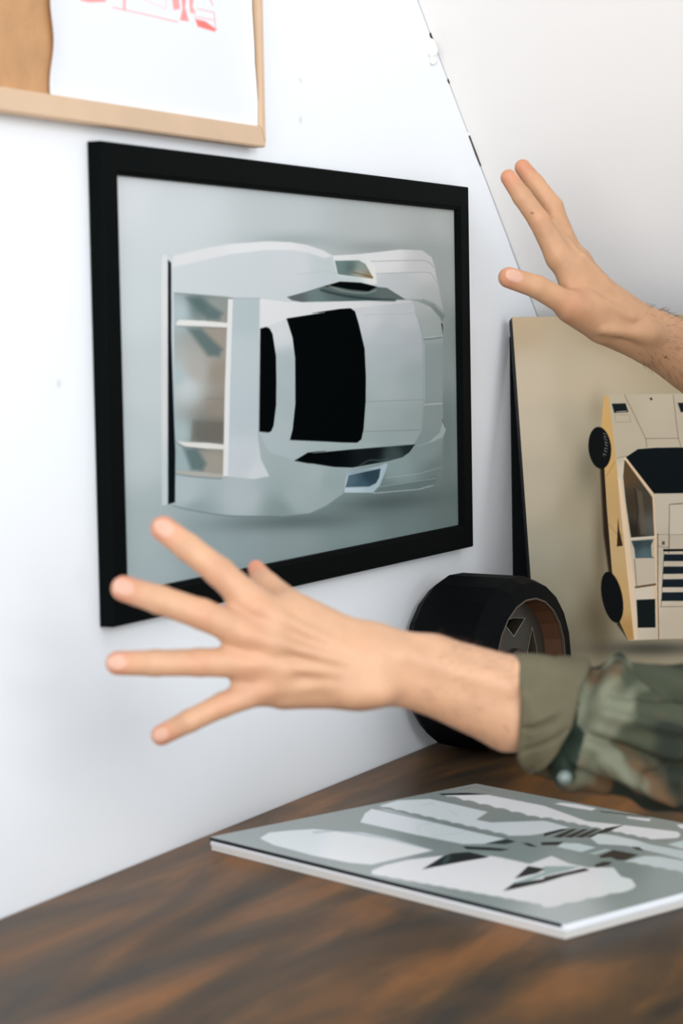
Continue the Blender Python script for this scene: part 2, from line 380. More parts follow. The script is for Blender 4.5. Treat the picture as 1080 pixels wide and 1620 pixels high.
    s.line([A(800, 250), A(945, 235), B(130, 246)], .8, (176, 186, 188), 1.0, .6)
    s.line([A(130, 1484), A(250, 1513), A(440, 1540), A(700, 1546)], 1.2, (96, 112, 112), 1.0, .8, True)
    # roof side rails
    s.poly([A(600, 380), A(740, 398), A(945, 398), B(530, 394), B(545, 430), B(250, 440), B(0, 468), A(740, 487), A(665, 560), A(640, 528), A(598, 536)], [(*A(650, 450), (226, 226, 226)), (*B(100, 420), (224, 224, 224)), (*B(500, 410), (214, 215, 216))], 1.0)
    s.poly([A(590, 1095), A(755, 1137), A(945, 1147), B(260, 1150), B(545, 1160), B(480, 1180), B(0, 1200), A(850, 1205), A(780, 1245), A(640, 1200)], [(*A(650, 1180), (178, 190, 192)), (*B(200, 1170), (170, 184, 184)), (*B(500, 1150), (160, 174, 174))], 1.0)
    # bonnet
    s.poly([B(215, 434), B(530, 400), B(552, 450), B(592, 600), B(592, 900), B(582, 1085), B(545, 1152), B(245, 1150), B(280, 900), B(282, 650), B(240, 480)], [(*B(300, 480), (208, 211, 214)), (*B(500, 480), (200, 204, 207)), (*B(400, 580), (190, 198, 202)), (*B(540, 620), (184, 192, 196)), (*B(400, 700), (180, 190, 193)),
        (*B(550, 800), (168, 181, 182)), (*B(400, 880), (178, 189, 190)), (*B(400, 1000), (166, 180, 179)), (*B(540, 1040), (160, 174, 173)), (*B(400, 1125), (160, 175, 174)), (*B(300, 1000), (170, 182, 182))], 1.0)
    s.line([B(280, 468), B(540, 462)], .9, (184, 190, 192), 1.2, .7)
    s.line([B(282, 636), B(590, 622)], 1.0, (176, 186, 190), 1.0, .7)
    s.line([B(284, 934), B(592, 924)], 1.4, (146, 160, 160), 1.0, .8)
    s.line([B(266, 1094), B(580, 1086)], 1.4, (136, 152, 150), 1.0, .85)
    s.line([B(552, 450), B(590, 600), B(592, 900), B(582, 1085)], 1.6, (146, 160, 160), 1.6, .7, True)
    # roof band
    s.poly([A(640, 530), A(740, 487), A(775, 600), A(785, 700), A(785, 940), A(770, 1080), A(755, 1137), A(640, 1110), A(683, 950), A(685, 700), A(665, 560)], [(*A(700, 550), (214, 217, 219)), (*A(735, 750), (176, 188, 191)), (*A(720, 950), (174, 186, 189)), (*A(700, 1100), (178, 189, 191))], .9)
    # black glass
    bk = (6, 10, 11)
    s.poly([A(740, 487), A(945, 455), B(0, 458), B(150, 436), B(205, 433), B(228, 450), B(248, 520), B(278, 650), B(284, 800), B(282, 930), B(270, 1080), B(258, 1135), B(235, 1153), B(150, 1151), A(945, 1146), A(755, 1137), A(770, 1080), A(785, 940), A(785, 700), A(772, 590)], bk, .8)
    s.poly([A(600, 541), A(632, 532), A(650, 540), A(665, 570), A(683, 690), A(684, 820), A(682, 950), A(668, 1060), A(655, 1090), A(640, 1096), A(592, 1091)], bk, .8)
    # side windows
    s.poly([A(742, 372), A(830, 348), A(945, 312), B(150, 290), B(260, 296), B(345, 318), B(400, 324), B(500, 387), B(0, 398), A(820, 399), A(770, 390)], [(*B(20, 370), (110, 128, 128)), (*A(800, 385), (96, 104, 104)), (*B(250, 375), (84, 100, 100)), (*B(430, 360), (100, 112, 110)), (*B(100, 320), (92, 106, 104))], .9)
    s.poly([B(70, 315), B(150, 290), B(260, 297), B(345, 318), B(300, 342), B(200, 332), B(130, 318)], (8, 12, 13), 1.0)
    s.line([B(90, 312), B(170, 340), B(280, 352), B(340, 338)], 1.6, (168, 168, 158), 1.4, .8, True)
    s.line([B(50, 335), B(170, 365), B(330, 385), B(440, 390)], 3, (34, 48, 48), 2.0, .8, True)
    s.poly([A(778, 1248), A(850, 1205), A(945, 1196), B(0, 1208), B(200, 1190), B(545, 1164), B(515, 1205), B(478, 1232), B(390, 1255), B(210, 1286), B(110, 1282), B(0, 1264), A(850, 1262)], [(*B(100, 1230), (8, 12, 14)), (*A(850, 1235), (6, 10, 11)), (*B(320, 1200), (20, 26, 28)), (*B(430, 1225), (66, 80, 80)), (*B(520, 1180), (34, 44, 44))], .9)
    s.line([B(250, 1275), B(300, 1248), B(360, 1248), B(400, 1240)], 1.6, (84, 104, 104), 1.2, .8, True)
    # upper intake
    s.poly([B(110, 150), B(275, 142), B(335, 205), B(347, 300), B(325, 305), B(135, 262)], [(*B(150, 160), (226, 226, 225)), (*B(330, 250), (232, 232, 228)), (*B(200, 280), (196, 208, 209))], .9)
    s.poly([B(122, 178), B(250, 176), B(285, 195), B(322, 262), B(325, 275), B(138, 250)], [(*B(150, 200), (110, 132, 130)), (*B(205, 215), (86, 108, 106)), (*B(270, 215), (140, 156, 152)), (*B(250, 250), (170, 164, 148)), (*B(300, 262), (150, 128, 96))], .9)
    s.line([B(220, 240), B(325, 266)], 1.4, (88, 74, 56), .8, .7)
    # lower intake
    s.poly([B(180, 1300), B(350, 1280), B(392, 1262), B(398, 1275), B(355, 1383), B(318, 1421), B(165, 1420), B(168, 1390)], [(*B(370, 1330), (180, 200, 208)), (*B(200, 1405), (196, 214, 222)), (*B(250, 1300), (150, 170, 176))], .9)
    s.poly([B(190, 1328), B(360, 1292), B(352, 1340), B(335, 1370), B(300, 1388), B(172, 1392)], [(*B(200, 1360), (88, 112, 124)), (*B(300, 1330), (48, 70, 82)), (*B(250, 1380), (70, 96, 110))], .9)
    # rear end, hollow below the wing
    s.poly([A(140, 345), A(455, 375), A(425, 1335), A(145, 1312)], [(*A(170, 450), (178, 192, 195)), (*A(160, 800), (176, 190, 193)), (*A(210, 850), (196, 202, 202)), (*A(260, 760), (176, 172, 165)), (*A(380, 780), (152, 143, 130)), (*A(380, 960), (146, 138, 127)), (*A(370, 1090), (118, 112, 103)),
        (*A(340, 430), (150, 155, 150)), (*A(370, 560), (160, 150, 138)), (*A(280, 420), (104, 122, 122)), (*A(300, 1100), (112, 114, 108)), (*A(170, 1100), (170, 186, 187)), (*A(180, 1240), (158, 176, 178)), (*A(350, 1250), (162, 155, 144))], 1.2)
    for (x0, y0, x1, y1) in ((210, 375, 400, 495), (215, 540, 400, 690), (190, 1180, 310, 1300)):
        s.poly([A(x0, y0), A(x0+70, y0), A(x1, y1-40), A(x1-20, y1), A(x1-80, y1-5)], (88, 108, 108), 4.0, .8)
    s.line([A(310, 915), A(412, 915)], 1.0, (128, 118, 104), .8, .7)
    s.poly([A(240, 1030), A(408, 1040), A(404, 1150), A(230, 1140)], (106, 104, 96), 3, .6)
    s.poly([A(150, 512), A(170, 492), A(300, 498), A(430, 510), A(430, 535), A(300, 528), A(160, 522)], (228, 226, 222), .8)
    s.line([A(165, 530), A(300, 538), A(425, 540)], 1.2, (110, 112, 108), 1.0, .5)
    s.poly([A(150, 1140), A(200, 1145), A(320, 1150), A(405, 1160), A(402, 1186), A(300, 1180), A(200, 1168)], (226, 222, 216), .8)
    s.line([A(150, 1142), A(190, 1172), A(300, 1186)], 1.6, (90, 104, 104), 1.0, .6, True)
    s.poly([A(148, 1300), A(250, 1302), A(400, 1318), A(400, 1340), A(250, 1330), A(150, 1316)], (178, 176, 168), 1.0)
    s.line([A(150, 1316), A(260, 1332), A(390, 1342)], 1.6, (96, 112, 112), 1.2, .7, True)
    s.line([A(150, 352), A(300, 362), A(430, 372)], 1.4, (132, 144, 142), 1.4, .6)
    # wing plank
    s.poly([A(452, 380), A(596, 382), A(590, 700), A(585, 1120), A(600, 1240), A(645, 1330), A(560, 1345), A(420, 1330)], [(*A(520, 450), (182, 194, 197)), (*A(520, 700), (190, 201, 204)), (*A(510, 1000), (188, 199, 203)), (*A(500, 1250), (200, 207, 211)), (*A(600, 1320), (212, 216, 219))], 1.0)
    s.poly([A(430, 382), A(457, 382), A(440, 850), A(428, 1330), A(398, 1330), A(410, 850)], (228, 228, 226), .9)
    s.line([A(457, 382), A(440, 850), A(428, 1330)], .7, (160, 170, 170), .8, .5)
    s.line([A(455, 377), A(600, 380)], 1.6, (150, 162, 162), 1.2, .7)
    # bumper strips at the tail
    s.poly([A(78, 160), A(98, 140), A(112, 165), A(108, 800), A(106, 1478), A(74, 1482), A(74, 800)], [(*A(90, 300), (220, 221, 220)), (*A(88, 900), (214, 214, 212)), (*A(88, 1400), (196, 206, 205))], 1.1)
    s.poly([A(111, 172), A(128, 188), A(128, 600), A(136, 900), A(146, 1200), A(143, 1466), A(106, 1477), A(108, 900)], (16, 20, 26), .8)
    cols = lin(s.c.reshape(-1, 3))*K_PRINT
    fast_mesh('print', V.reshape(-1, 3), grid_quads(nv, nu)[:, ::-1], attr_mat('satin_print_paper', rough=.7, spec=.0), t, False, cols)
framed_print()

# ------------------------------------------------------------------ wooden pinboard with a sketch
def pinboard():
    y1, zb = .2765, 1.3715; y0 = -.62; zt = zb+.55; xf = .017
    t = empty('pinboard', (0, (y0+y1)/2, zb), 'light wooden framed cork pinboard at the top left above the black frame', 'pinboard')
    wood = mat('pale_beech', (208, 178, 148), .55, mottled=.08, mscale=9); cork = mat('warm_brown_cork', (190, 144, 100), .8, mottled=.09, mscale=40, bump=.3, bscale=300)
    rw = .0185
    box_obj('cork_panel', (.002, y0+.01, zb+.008), (.009, y1-.006, zt-.01), cork, t)
    def rail(name, a, b, c, d): prism_obj(name, [(.0015, *a), (.0015, *b), (.0015, *c), (.0015, *d)], (xf-.0015, 0, 0), wood, t, .0012)
    sw = .009
    rail('rail', (y0, zb), (y1, zb), (y1-sw, zb+rw), (y0+sw, zb+rw))
    rail('rail', (y0, zt), (y1, zt), (y1-sw, zt-rw), (y0+sw, zt-rw))
    rail('rail', (y1, zb), (y1, zt), (y1-sw, zt-rw), (y1-sw, zb+rw))
    rail('rail', (y0, zb), (y0, zt), (y0+sw, zt-rw), (y0+sw, zb+rw))
    # sheet of paper standing on the bottom rail, its edges curling
    ya = on(80, 80, (1, 0, 0), .012)[1]; yb = y1-sw-.0008; z0 = zb+rw+.0005; z1 = z0+.30
    nu, nv = 330, 380
    c4 = [(ya, z1), (yb, z1), (yb, z0), (ya, z0)]
    quad = [proj(np.array([.0105, a, b])) for a, b in c4]
    V, X, Y, u, v = sheet_grid((.0105, ya, z1), (0, yb-ya, 0), (0, 0, z0-z1), nu, nv, quad)
    ph = v*9+1.0
    V[..., 0] += .004*np.exp(-u/.05)*(1+np.sin(ph))*.5+.004*np.exp(-(1-u)/.06)*(.6+.4*np.sin(v*7+2))
    V[..., 1] += .0022*np.sin(v*30+.8)*np.exp(-u/.05)-np.exp(-(1-u)/.05)*(.005*np.clip((v-.55)/.2, 0, 1)*np.clip((.93-v)/.12, 0, 1)+.0035*np.clip((.75-v)/.1, 0, 1))
    s = Sheet(X, Y, (229, 231, 235)); red = (238, 138, 134); rd2 = (236, 150, 146)
    s.poly([(125, -6), (162, -6), (168, 3), (140, 4), (126, 1)], red, 1.5, .8)
    s.line([(178, 12), (230, 23), (280, 35)], 1.6, rd2, 1.2, .9); s.line([(196, -14), (196, 14)], 4, rd2, 1.5, .8); s.line([(205, -10), (262, 14), (262, -12)], 1.6, (240, 196, 196), 1.2, .8)
    s.poly([(270, -12), (281, -12), (284, 14), (274, 16)], red, 1.5, .75); s.poly([(286, -10), (294, -8), (292, 12), (298, 34), (284, 32), (288, 14)], red, 1.4, .85)
    s.poly([(298, -8), (307, -10), (304, 10), (309, 22), (300, 20)], red, 1.4, .7); s.poly([(308, 30), (324, 34), (342, 47), (338, 50), (312, 42)], (236, 104, 96), 1.6, .85)
    s.line([(305, -8), (326, -12), (336, 8)], 1.6, rd2, 1.2, .8); s.line([(312, 14), (338, 20), (340, 46)], 1.2, rd2, 1.2, .8); s.line([(307, 26), (338, 32)], 1.2, rd2, 1.2, .7)
    s.poly([(125, -60), (340, -50), (345, -8), (125, -16)], (240, 205, 203), 3, .5)
    for k in range(9): s.line([(140+k*22, -60), (150+k*22, -20)], 2.2, red, 1.2, .7)
    p = fast_mesh('paper_sheet', V.reshape(-1, 3), grid_quads(nv, nu)[:, ::-1], attr_mat('drawing_paper', rough=.7, spec=.2), None, True, lin(s.c.reshape(-1, 3)))
    sol = p.modifiers.new('thickness', 'SOLIDIFY'); sol.thickness = .0004; sol.offset = 1
    tag(p, 'white drawing paper with a red sketch, pinned in the wooden pinboard', 'paper')
pinboard()

# ------------------------------------------------------------------ board with the tan paper car, leaning on the slope
def leaning_board():
    B0 = on(839+.071*(1157-916), 1157, (0, 0, 1), TZ); B0[2] = TZ+.0052
    T = on(809.5, 502, HB, B0@HB); e = unit(T-B0); Hb = np.linalg.norm(T-B0); Wb = .47
    n = unit(np.cross(HB, e)); n = n if n@FW < 0 else -n            # faces the viewer
    th = .016
    t = empty('canvas_board', B0+HB*Wb/2, 'tan board with black edges showing a beige paper sports car, leaning in the corner', 'picture')
    off = -n*th; base = B0+np.array([0, 0, 0])
    black = mat('black_board_edge', (14, 16, 17), .6)
    prism_obj('board', [base-n*.0004, base+HB*Wb-n*.0004, base+HB*Wb+e*Hb-n*.0004, base+e*Hb-n*.0004], off, black, t)
    nu, nv = 560, 600
    c = [base+e*Hb, base+HB*Wb+e*Hb, base+HB*Wb, base]
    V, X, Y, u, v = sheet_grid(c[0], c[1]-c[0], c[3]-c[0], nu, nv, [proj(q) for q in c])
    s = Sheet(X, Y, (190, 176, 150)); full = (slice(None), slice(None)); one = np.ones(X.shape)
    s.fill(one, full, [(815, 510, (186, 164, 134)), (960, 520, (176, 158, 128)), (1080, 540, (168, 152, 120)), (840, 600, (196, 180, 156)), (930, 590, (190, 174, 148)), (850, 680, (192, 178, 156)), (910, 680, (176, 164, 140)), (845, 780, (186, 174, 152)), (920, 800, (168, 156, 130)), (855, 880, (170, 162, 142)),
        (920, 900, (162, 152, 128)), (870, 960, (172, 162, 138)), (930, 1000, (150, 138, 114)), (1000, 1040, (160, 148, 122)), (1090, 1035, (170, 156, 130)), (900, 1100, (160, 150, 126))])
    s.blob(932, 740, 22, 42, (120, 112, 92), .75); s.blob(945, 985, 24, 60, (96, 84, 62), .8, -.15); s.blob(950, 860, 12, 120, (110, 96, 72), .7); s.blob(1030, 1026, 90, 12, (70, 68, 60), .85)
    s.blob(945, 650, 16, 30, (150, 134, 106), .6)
    C = lambda x, y: (900+x*.2715, 600+y*.2715)
    # underside shadow
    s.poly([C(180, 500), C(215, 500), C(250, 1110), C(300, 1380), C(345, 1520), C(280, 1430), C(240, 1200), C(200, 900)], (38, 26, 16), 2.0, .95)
    # whole body
    body = [C(205, 95), C(232, 92), C(610, 85), C(900, 85), C(1090, 92), C(1110, 300), C(1080, 1500), C(520, 1515), C(345, 1523), C(298, 1420), C(250, 1110), C(220, 750), C(206, 520), C(188, 270)]
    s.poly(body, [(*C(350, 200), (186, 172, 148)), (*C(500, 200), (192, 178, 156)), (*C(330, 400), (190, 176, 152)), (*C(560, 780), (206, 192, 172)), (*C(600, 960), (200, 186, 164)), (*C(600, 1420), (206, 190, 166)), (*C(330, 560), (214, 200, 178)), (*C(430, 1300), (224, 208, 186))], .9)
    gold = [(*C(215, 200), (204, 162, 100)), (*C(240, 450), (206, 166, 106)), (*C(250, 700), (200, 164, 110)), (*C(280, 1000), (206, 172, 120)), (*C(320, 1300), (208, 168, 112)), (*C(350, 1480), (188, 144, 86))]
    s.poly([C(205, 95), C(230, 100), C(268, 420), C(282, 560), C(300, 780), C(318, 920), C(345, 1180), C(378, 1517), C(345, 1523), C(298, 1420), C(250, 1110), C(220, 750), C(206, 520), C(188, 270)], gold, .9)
    s.line([C(268, 480), C(215, 565)], .8, (150, 112, 66), .6, .8); s.line([C(232, 845), C(270, 895), C(350, 925)], .8, (150, 116, 72), .6, .8)
    s.poly([C(284, 810), C(292, 880), C(312, 970), C(278, 975)], (58, 34, 18), .7)
    # lit pillar line
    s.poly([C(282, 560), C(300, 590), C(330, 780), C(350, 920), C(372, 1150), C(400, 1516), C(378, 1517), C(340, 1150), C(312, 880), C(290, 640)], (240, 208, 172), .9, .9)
    # wheels
    for (cx, cy, rx, ry, a) in ((178, 400, 66, 122, -.05), (250, 1270, 62, 148, -.14)):
        x, y = C(cx, cy); rx *= .2715; ry *= .2715
        pts = [(x+rx*math.cos(q)*math.cos(a)-ry*math.sin(q)*math.sin(a), y+rx*math.cos(q)*math.sin(a)*-1+ry*math.sin(q)) for q in np.linspace(0, 2*math.pi, 32, endpoint=False)]
        s.poly(pts, (9, 11, 12), .9)
    s.line([C(200, 345), C(222, 400), C(205, 470)], 1.2, (30, 34, 36), .8, .8, True)
    for k, q in enumerate(np.linspace(0, 1, 8)):
        x, y = C(206+12*math.sin(q*3.1), 318+q*120); s.line([(x-2.0, y-1), (x+1.8, y+1)], .9, (158, 158, 150), .6, .85)
        if k % 2: s.line([(x-2, y-1), (x-1.6, y+3)], .8, (150, 150, 142), .6, .8)
    # lamps and bonnet seams
    s.poly([C(248, 143), C(328, 141), C(345, 192), C(262, 196)], (18, 26, 28), .7); s.line([C(275, 190), C(335, 186)], 1.4, (170, 156, 134), .6)
    s.poly([C(632, 138), C(712, 138), C(718, 186), C(650, 192)], (18, 26, 28), .7)
    s.line([C(266, 206), C(350, 208), C(358, 250), C(272, 250), C(266, 206)], .8, (148, 134, 112), .5, .8)
    sm = (112, 98, 78)
    s.line([C(322, 92), C(385, 220), C(445, 345), C(452, 395)], .9, sm, .6, .9); s.line([C(445, 346), C(636, 344)], .9, sm, .6, .9); s.line([C(606, 90), C(620, 220), C(636, 345), C(650, 392)], .9, sm, .6, .9)
    s.line([C(280, 460), C(332, 446)], .9, (140, 124, 100), .6, .9)
    x, y = C(476, 115); s.poly([(x-2.4, y-1.4), (x+1, y-2.2), (x+2.6, y+1), (x, y+2.2)], (40, 30, 20), .6)
    # windscreen
    s.poly([C(330, 455), C(400, 408), C(500, 400), C(620, 398), C(820, 400), C(900, 408), C(960, 455), C(830, 662), C(490, 666)], (8, 16, 20), .8)
    s.poly([C(322, 452), C(335, 462), C(492, 664), C(508, 900), C(512, 1200), C(525, 1516), C(516, 1516), C(490, 1200), C(496, 915), C(484, 676), C(322, 470)], (232, 198, 160), .7)
    s.line([C(490, 668), C(830, 664)], 1.0, (176, 160, 138), .7)
    # side window
    s.poly([C(322, 472), C(330, 476), C(470, 668), C(484, 690), C(495, 914), C(360, 922), C(330, 720), C(314, 570)], [(*C(340, 560), (92, 72, 48)), (*C(370, 720), (66, 54, 40)), (*C(430, 700), (74, 66, 54)), (*C(455, 850), (96, 96, 90)), (*C(380, 880), (46, 38, 30))], .8)
    s.poly([C(395, 640), C(425, 660), C(450, 900), C(415, 905)], (102, 92, 76), 1.5, .7); s.line([C(380, 640), C(400, 760), C(385, 905)], 1.6, (38, 30, 22), 1.2, .7)
    s.line([C(355, 930), C(498, 918)], 2.4, (226, 212, 192), .7)
    s.poly([C(362, 942), C(490, 934), C(476, 970), C(480, 1030), C(498, 1042), C(385, 1044), C(380, 990)], [(*C(400, 960), (52, 66, 68)), (*C(440, 1010), (92, 112, 116)), (*C(470, 950), (60, 74, 76))], .8)
    s.poly([C(375, 1044), C(500, 1042), C(505, 1195), C(392, 1212), C(385, 1180)], (206, 190, 168), .8); s.line([C(388, 1212), C(500, 1196)], 3.0, (100, 76, 50), .9); s.line([C(380, 1050), C(392, 1208)], 1.4, (150, 126, 94), .8)
    s.poly([C(392, 1286), C(500, 1281), C(502, 1446), C(400, 1448)], (16, 24, 24), .8)
    # roof hatch, grilles
    s.line([C(660, 724), C(585, 730), C(580, 1010)], 1.2, (90, 78, 62), .7); s.line([C(515, 905), C(860, 905)], .8, (146, 132, 110), .6)
    s.poly([C(586, 732), C(860, 730), C(860, 900), C(584, 902)], (210, 197, 176), .8)
    s.poly([C(540, 945), C(556, 945), C(556, 964), C(540, 964)], (90, 80, 64), .7); s.line([C(515, 970), C(540, 978), C(575, 980)], .8, (120, 106, 84), .6)
    s.poly([C(548, 990), C(900, 988), C(900, 1000), C(548, 1003)], (14, 16, 16), .7)
    for (a, b) in ((1021, 1060), (1092, 1134), (1166, 1212), (1242, 1292)):
        s.poly([C(552-(a-1021)*.05, a), C(880, a-2), C(880, b-2), C(550-(b-1021)*.05, b)], (22, 32, 38), .8)
    s.line([C(552, 1010), C(535, 1326)], .9, (120, 106, 84), .6); s.line([C(530, 1326), C(1000, 1322)], 1.0, (130, 112, 88), .6)
    s.line([C(516, 900), C(516, 1200), C(521, 1516)], 1.1, (82, 66, 48), .6)
    # right flank outside the photograph, mirrored plainly
    s.poly([C(960, 455), C(985, 480), C(960, 900), C(840, 914), C(836, 680)], (70, 58, 44), .9)
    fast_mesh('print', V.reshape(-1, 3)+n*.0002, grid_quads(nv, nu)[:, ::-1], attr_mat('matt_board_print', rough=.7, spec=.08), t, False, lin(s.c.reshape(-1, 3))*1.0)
leaning_board()
def shade_panel():  # added dark panel in place of the deep shadow beside the tan board
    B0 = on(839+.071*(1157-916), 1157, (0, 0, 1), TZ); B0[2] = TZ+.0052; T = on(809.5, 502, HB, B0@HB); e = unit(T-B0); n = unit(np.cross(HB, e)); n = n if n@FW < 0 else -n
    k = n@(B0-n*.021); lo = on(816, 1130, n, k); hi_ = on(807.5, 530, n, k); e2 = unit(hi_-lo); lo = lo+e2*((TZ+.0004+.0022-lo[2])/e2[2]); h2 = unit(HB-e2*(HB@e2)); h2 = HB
    q = [lo, lo+h2*.40, hi_+h2*.40, hi_]; print('shade panel corners', lo, hi_)
    t = empty('shade_panel', (lo+h2*.2), 'added dark panel behind the tan board, standing in for the shadow strip at its left edge', 'board')
    prism_obj('added_shade_sheet', q, -n*.008, mat('shadow_black_panel', (7, 11, 12), .7, spec=.05), t, .0008)
shade_panel()

# ------------------------------------------------------------------ paper wheel model
def paper_wheel():
    R = .0945; C0 = np.array([.020, .662, TZ+R*math.cos(math.pi/22)+.0006]); ang = math.radians(-9)
    ax = np.array([math.cos(ang), math.sin(ang), 0]); up = np.array([0, 0, 1.]); sd = np.cross(up, ax)     # sd = +y-ish
    t = empty('model_wheel', (C0[0]+.05, C0[1], TZ), 'black faceted paper model wheel and tyre standing on the table by the wall', 'wheel')
    NS = 22
    ring = lambda r, a, N=NS, ph=math.pi/22: [C0+ax*a+(sd*math.cos(q)+up*math.sin(q))*r for q in (np.arange(N)*2*math.pi/N-math.pi/2+ph)]
    rub = mat('black_card_tyre', (4, 6, 8), .6, spec=.07)
    prof = [(.072, .000), (.086, .0), (R, .012), (R, .088), (.0885, .103), (.0725, .106), (.0705, .103)]
    V = []; F = []
    for (r, a) in prof: V += ring(r, a)
    for k in range(len(prof)-1):
        for j in range(NS): F.append((k*NS+j, k*NS+(j+1) % NS, (k+1)*NS+(j+1) % NS, (k+1)*NS+j))
    F = [f[::-1] for f in F]
    mesh_obj('tyre', V, F, rub, t)
    # barrel of the rim
    brn = mat('brown_card', (86, 54, 32), .6, mottled=.1)
    V = ring(.0705, .103)+ring(.066, .072)+ring(.072, .0005)+ring(.0715, .1035)
    F = [(j, (j+1) % NS, NS+(j+1) % NS, NS+j) for j in range(NS)]+[(NS+j, NS+(j+1) % NS, 2*NS+(j+1) % NS, 2*NS+j) for j in range(NS)]
    mesh_obj('rim_barrel', V, F, brn, t)
    V = ring(.0722, .1062)+ring(.0705, .1065)+ring(.0705, .1035); F = [(k*NS+j, k*NS+(j+1) % NS, (k+1)*NS+(j+1) % NS, (k+1)*NS+j) for k in (0, 1) for j in range(NS)]
    mesh_obj('rim_edge', V, F, mat('bronze_card_edge', (84, 70, 54), .5), t)
    # spoked disc with triangular openings and pale cut edges
    a0, a1 = .083, .078; bm = bmesh.new(); loops = []
    pt = lambda r, q, a: tuple(C0+ax*a+(sd*math.cos(q)+up*math.sin(q))*r)
    outer = [(.068, k*2*math.pi/44) for k in range(44)]; loops.append(outer)
    for k in range(5):
        q = k*2*math.pi/5+math.radians(88); loops.append([(.029, q), (.053, q-.46), (.0495, q), (.053, q+.46)])
    edges = []; lv = []
    for lp in loops:
        vs = [bm.verts.new(pt(r, q, a0)) for r, q in lp]; lv.append(vs)
        for i in range(len(vs)): edges.append(bm.edges.new((vs[i], vs[(i+1) % len(vs)])))
    bmesh.ops.triangle_fill(bm, use_beauty=True, edges=edges)
    for vs in lv[1:]:
        lo = [bm.verts.new(Vector(v.co)-Vector([float(c) for c in ax])*(a0-a1)*3) for v in vs]
        for i in range(len(vs)):
            f = bm.faces.new((vs[i], vs[(i+1) % len(vs)], lo[(i+1) % len(vs)], lo[i])); f.material_index = 0
    me = bpy.data.meshes.new('spoke_disc'); bm.to_mesh(me); bm.free(); me.materials.append(mat('dark_olive_card', (62, 56, 46), .5))
    link(bpy.data.objects.new('spoke_disc', me), t)
    pale = mat('pale_card_edge', (206, 198, 180), .6)
    for lp in loops[1:]:
        V = []; F = []; c = np.mean([pt(r, q, a0) for r, q in lp], axis=0)
        for i in range(len(lp)):
            p0 = np.array(pt(*lp[i], a0+.0006)); p1 = np.array(pt(*lp[(i+1) % len(lp)], a0+.0006))
            i0 = c+ax*.0006+(p0-c-ax*.0006)*.955; i1 = c+ax*.0006+(p1-c-ax*.0006)*.955
            n = len(V); V += [p0, p1, i1, i0]; F.append((n, n+1, n+2, n+3))
        mesh_obj('cut_edge', V, F, pale, t)
    V = ring(.070, .014)+[C0+ax*.014]; F = [(j, (j+1) % NS, NS) for j in range(NS)]
    mesh_obj('back_disc', V, F, mat('dark_card_back', (18, 16, 14), .7), t)
    V = []; F = []
    for (r, a) in ((.017, .083), (.017, .090), (.011, .094)): V += ring(r, a, 10, 0)
    F = [(k*10+j, k*10+(j+1) % 10, (k+1)*10+(j+1) % 10, (k+1)*10+j) for k in (0, 1) for j in range(10)]+[tuple(range(20, 30))]
    mesh_obj('hub', V, F, mat('hub_card', (54, 48, 40), .5), t)
    # small glued tab with pale edge on the shoulder of the tyre
    q = math.radians(200); tan = -sd*math.sin(q)+up*math.cos(q); rad = sd*math.cos(q)+up*math.sin(q)
    p0 = C0+ax*.084+rad*(R*.994); 
    prism_obj('tab', [p0-tan*.012, p0+tan*.014, p0+tan*.014+ax*.001, p0-tan*.012+ax*.001], rad*.0008, mat('pale_card_edge_tab', (200, 200, 196), .6), t)
paper_wheel()

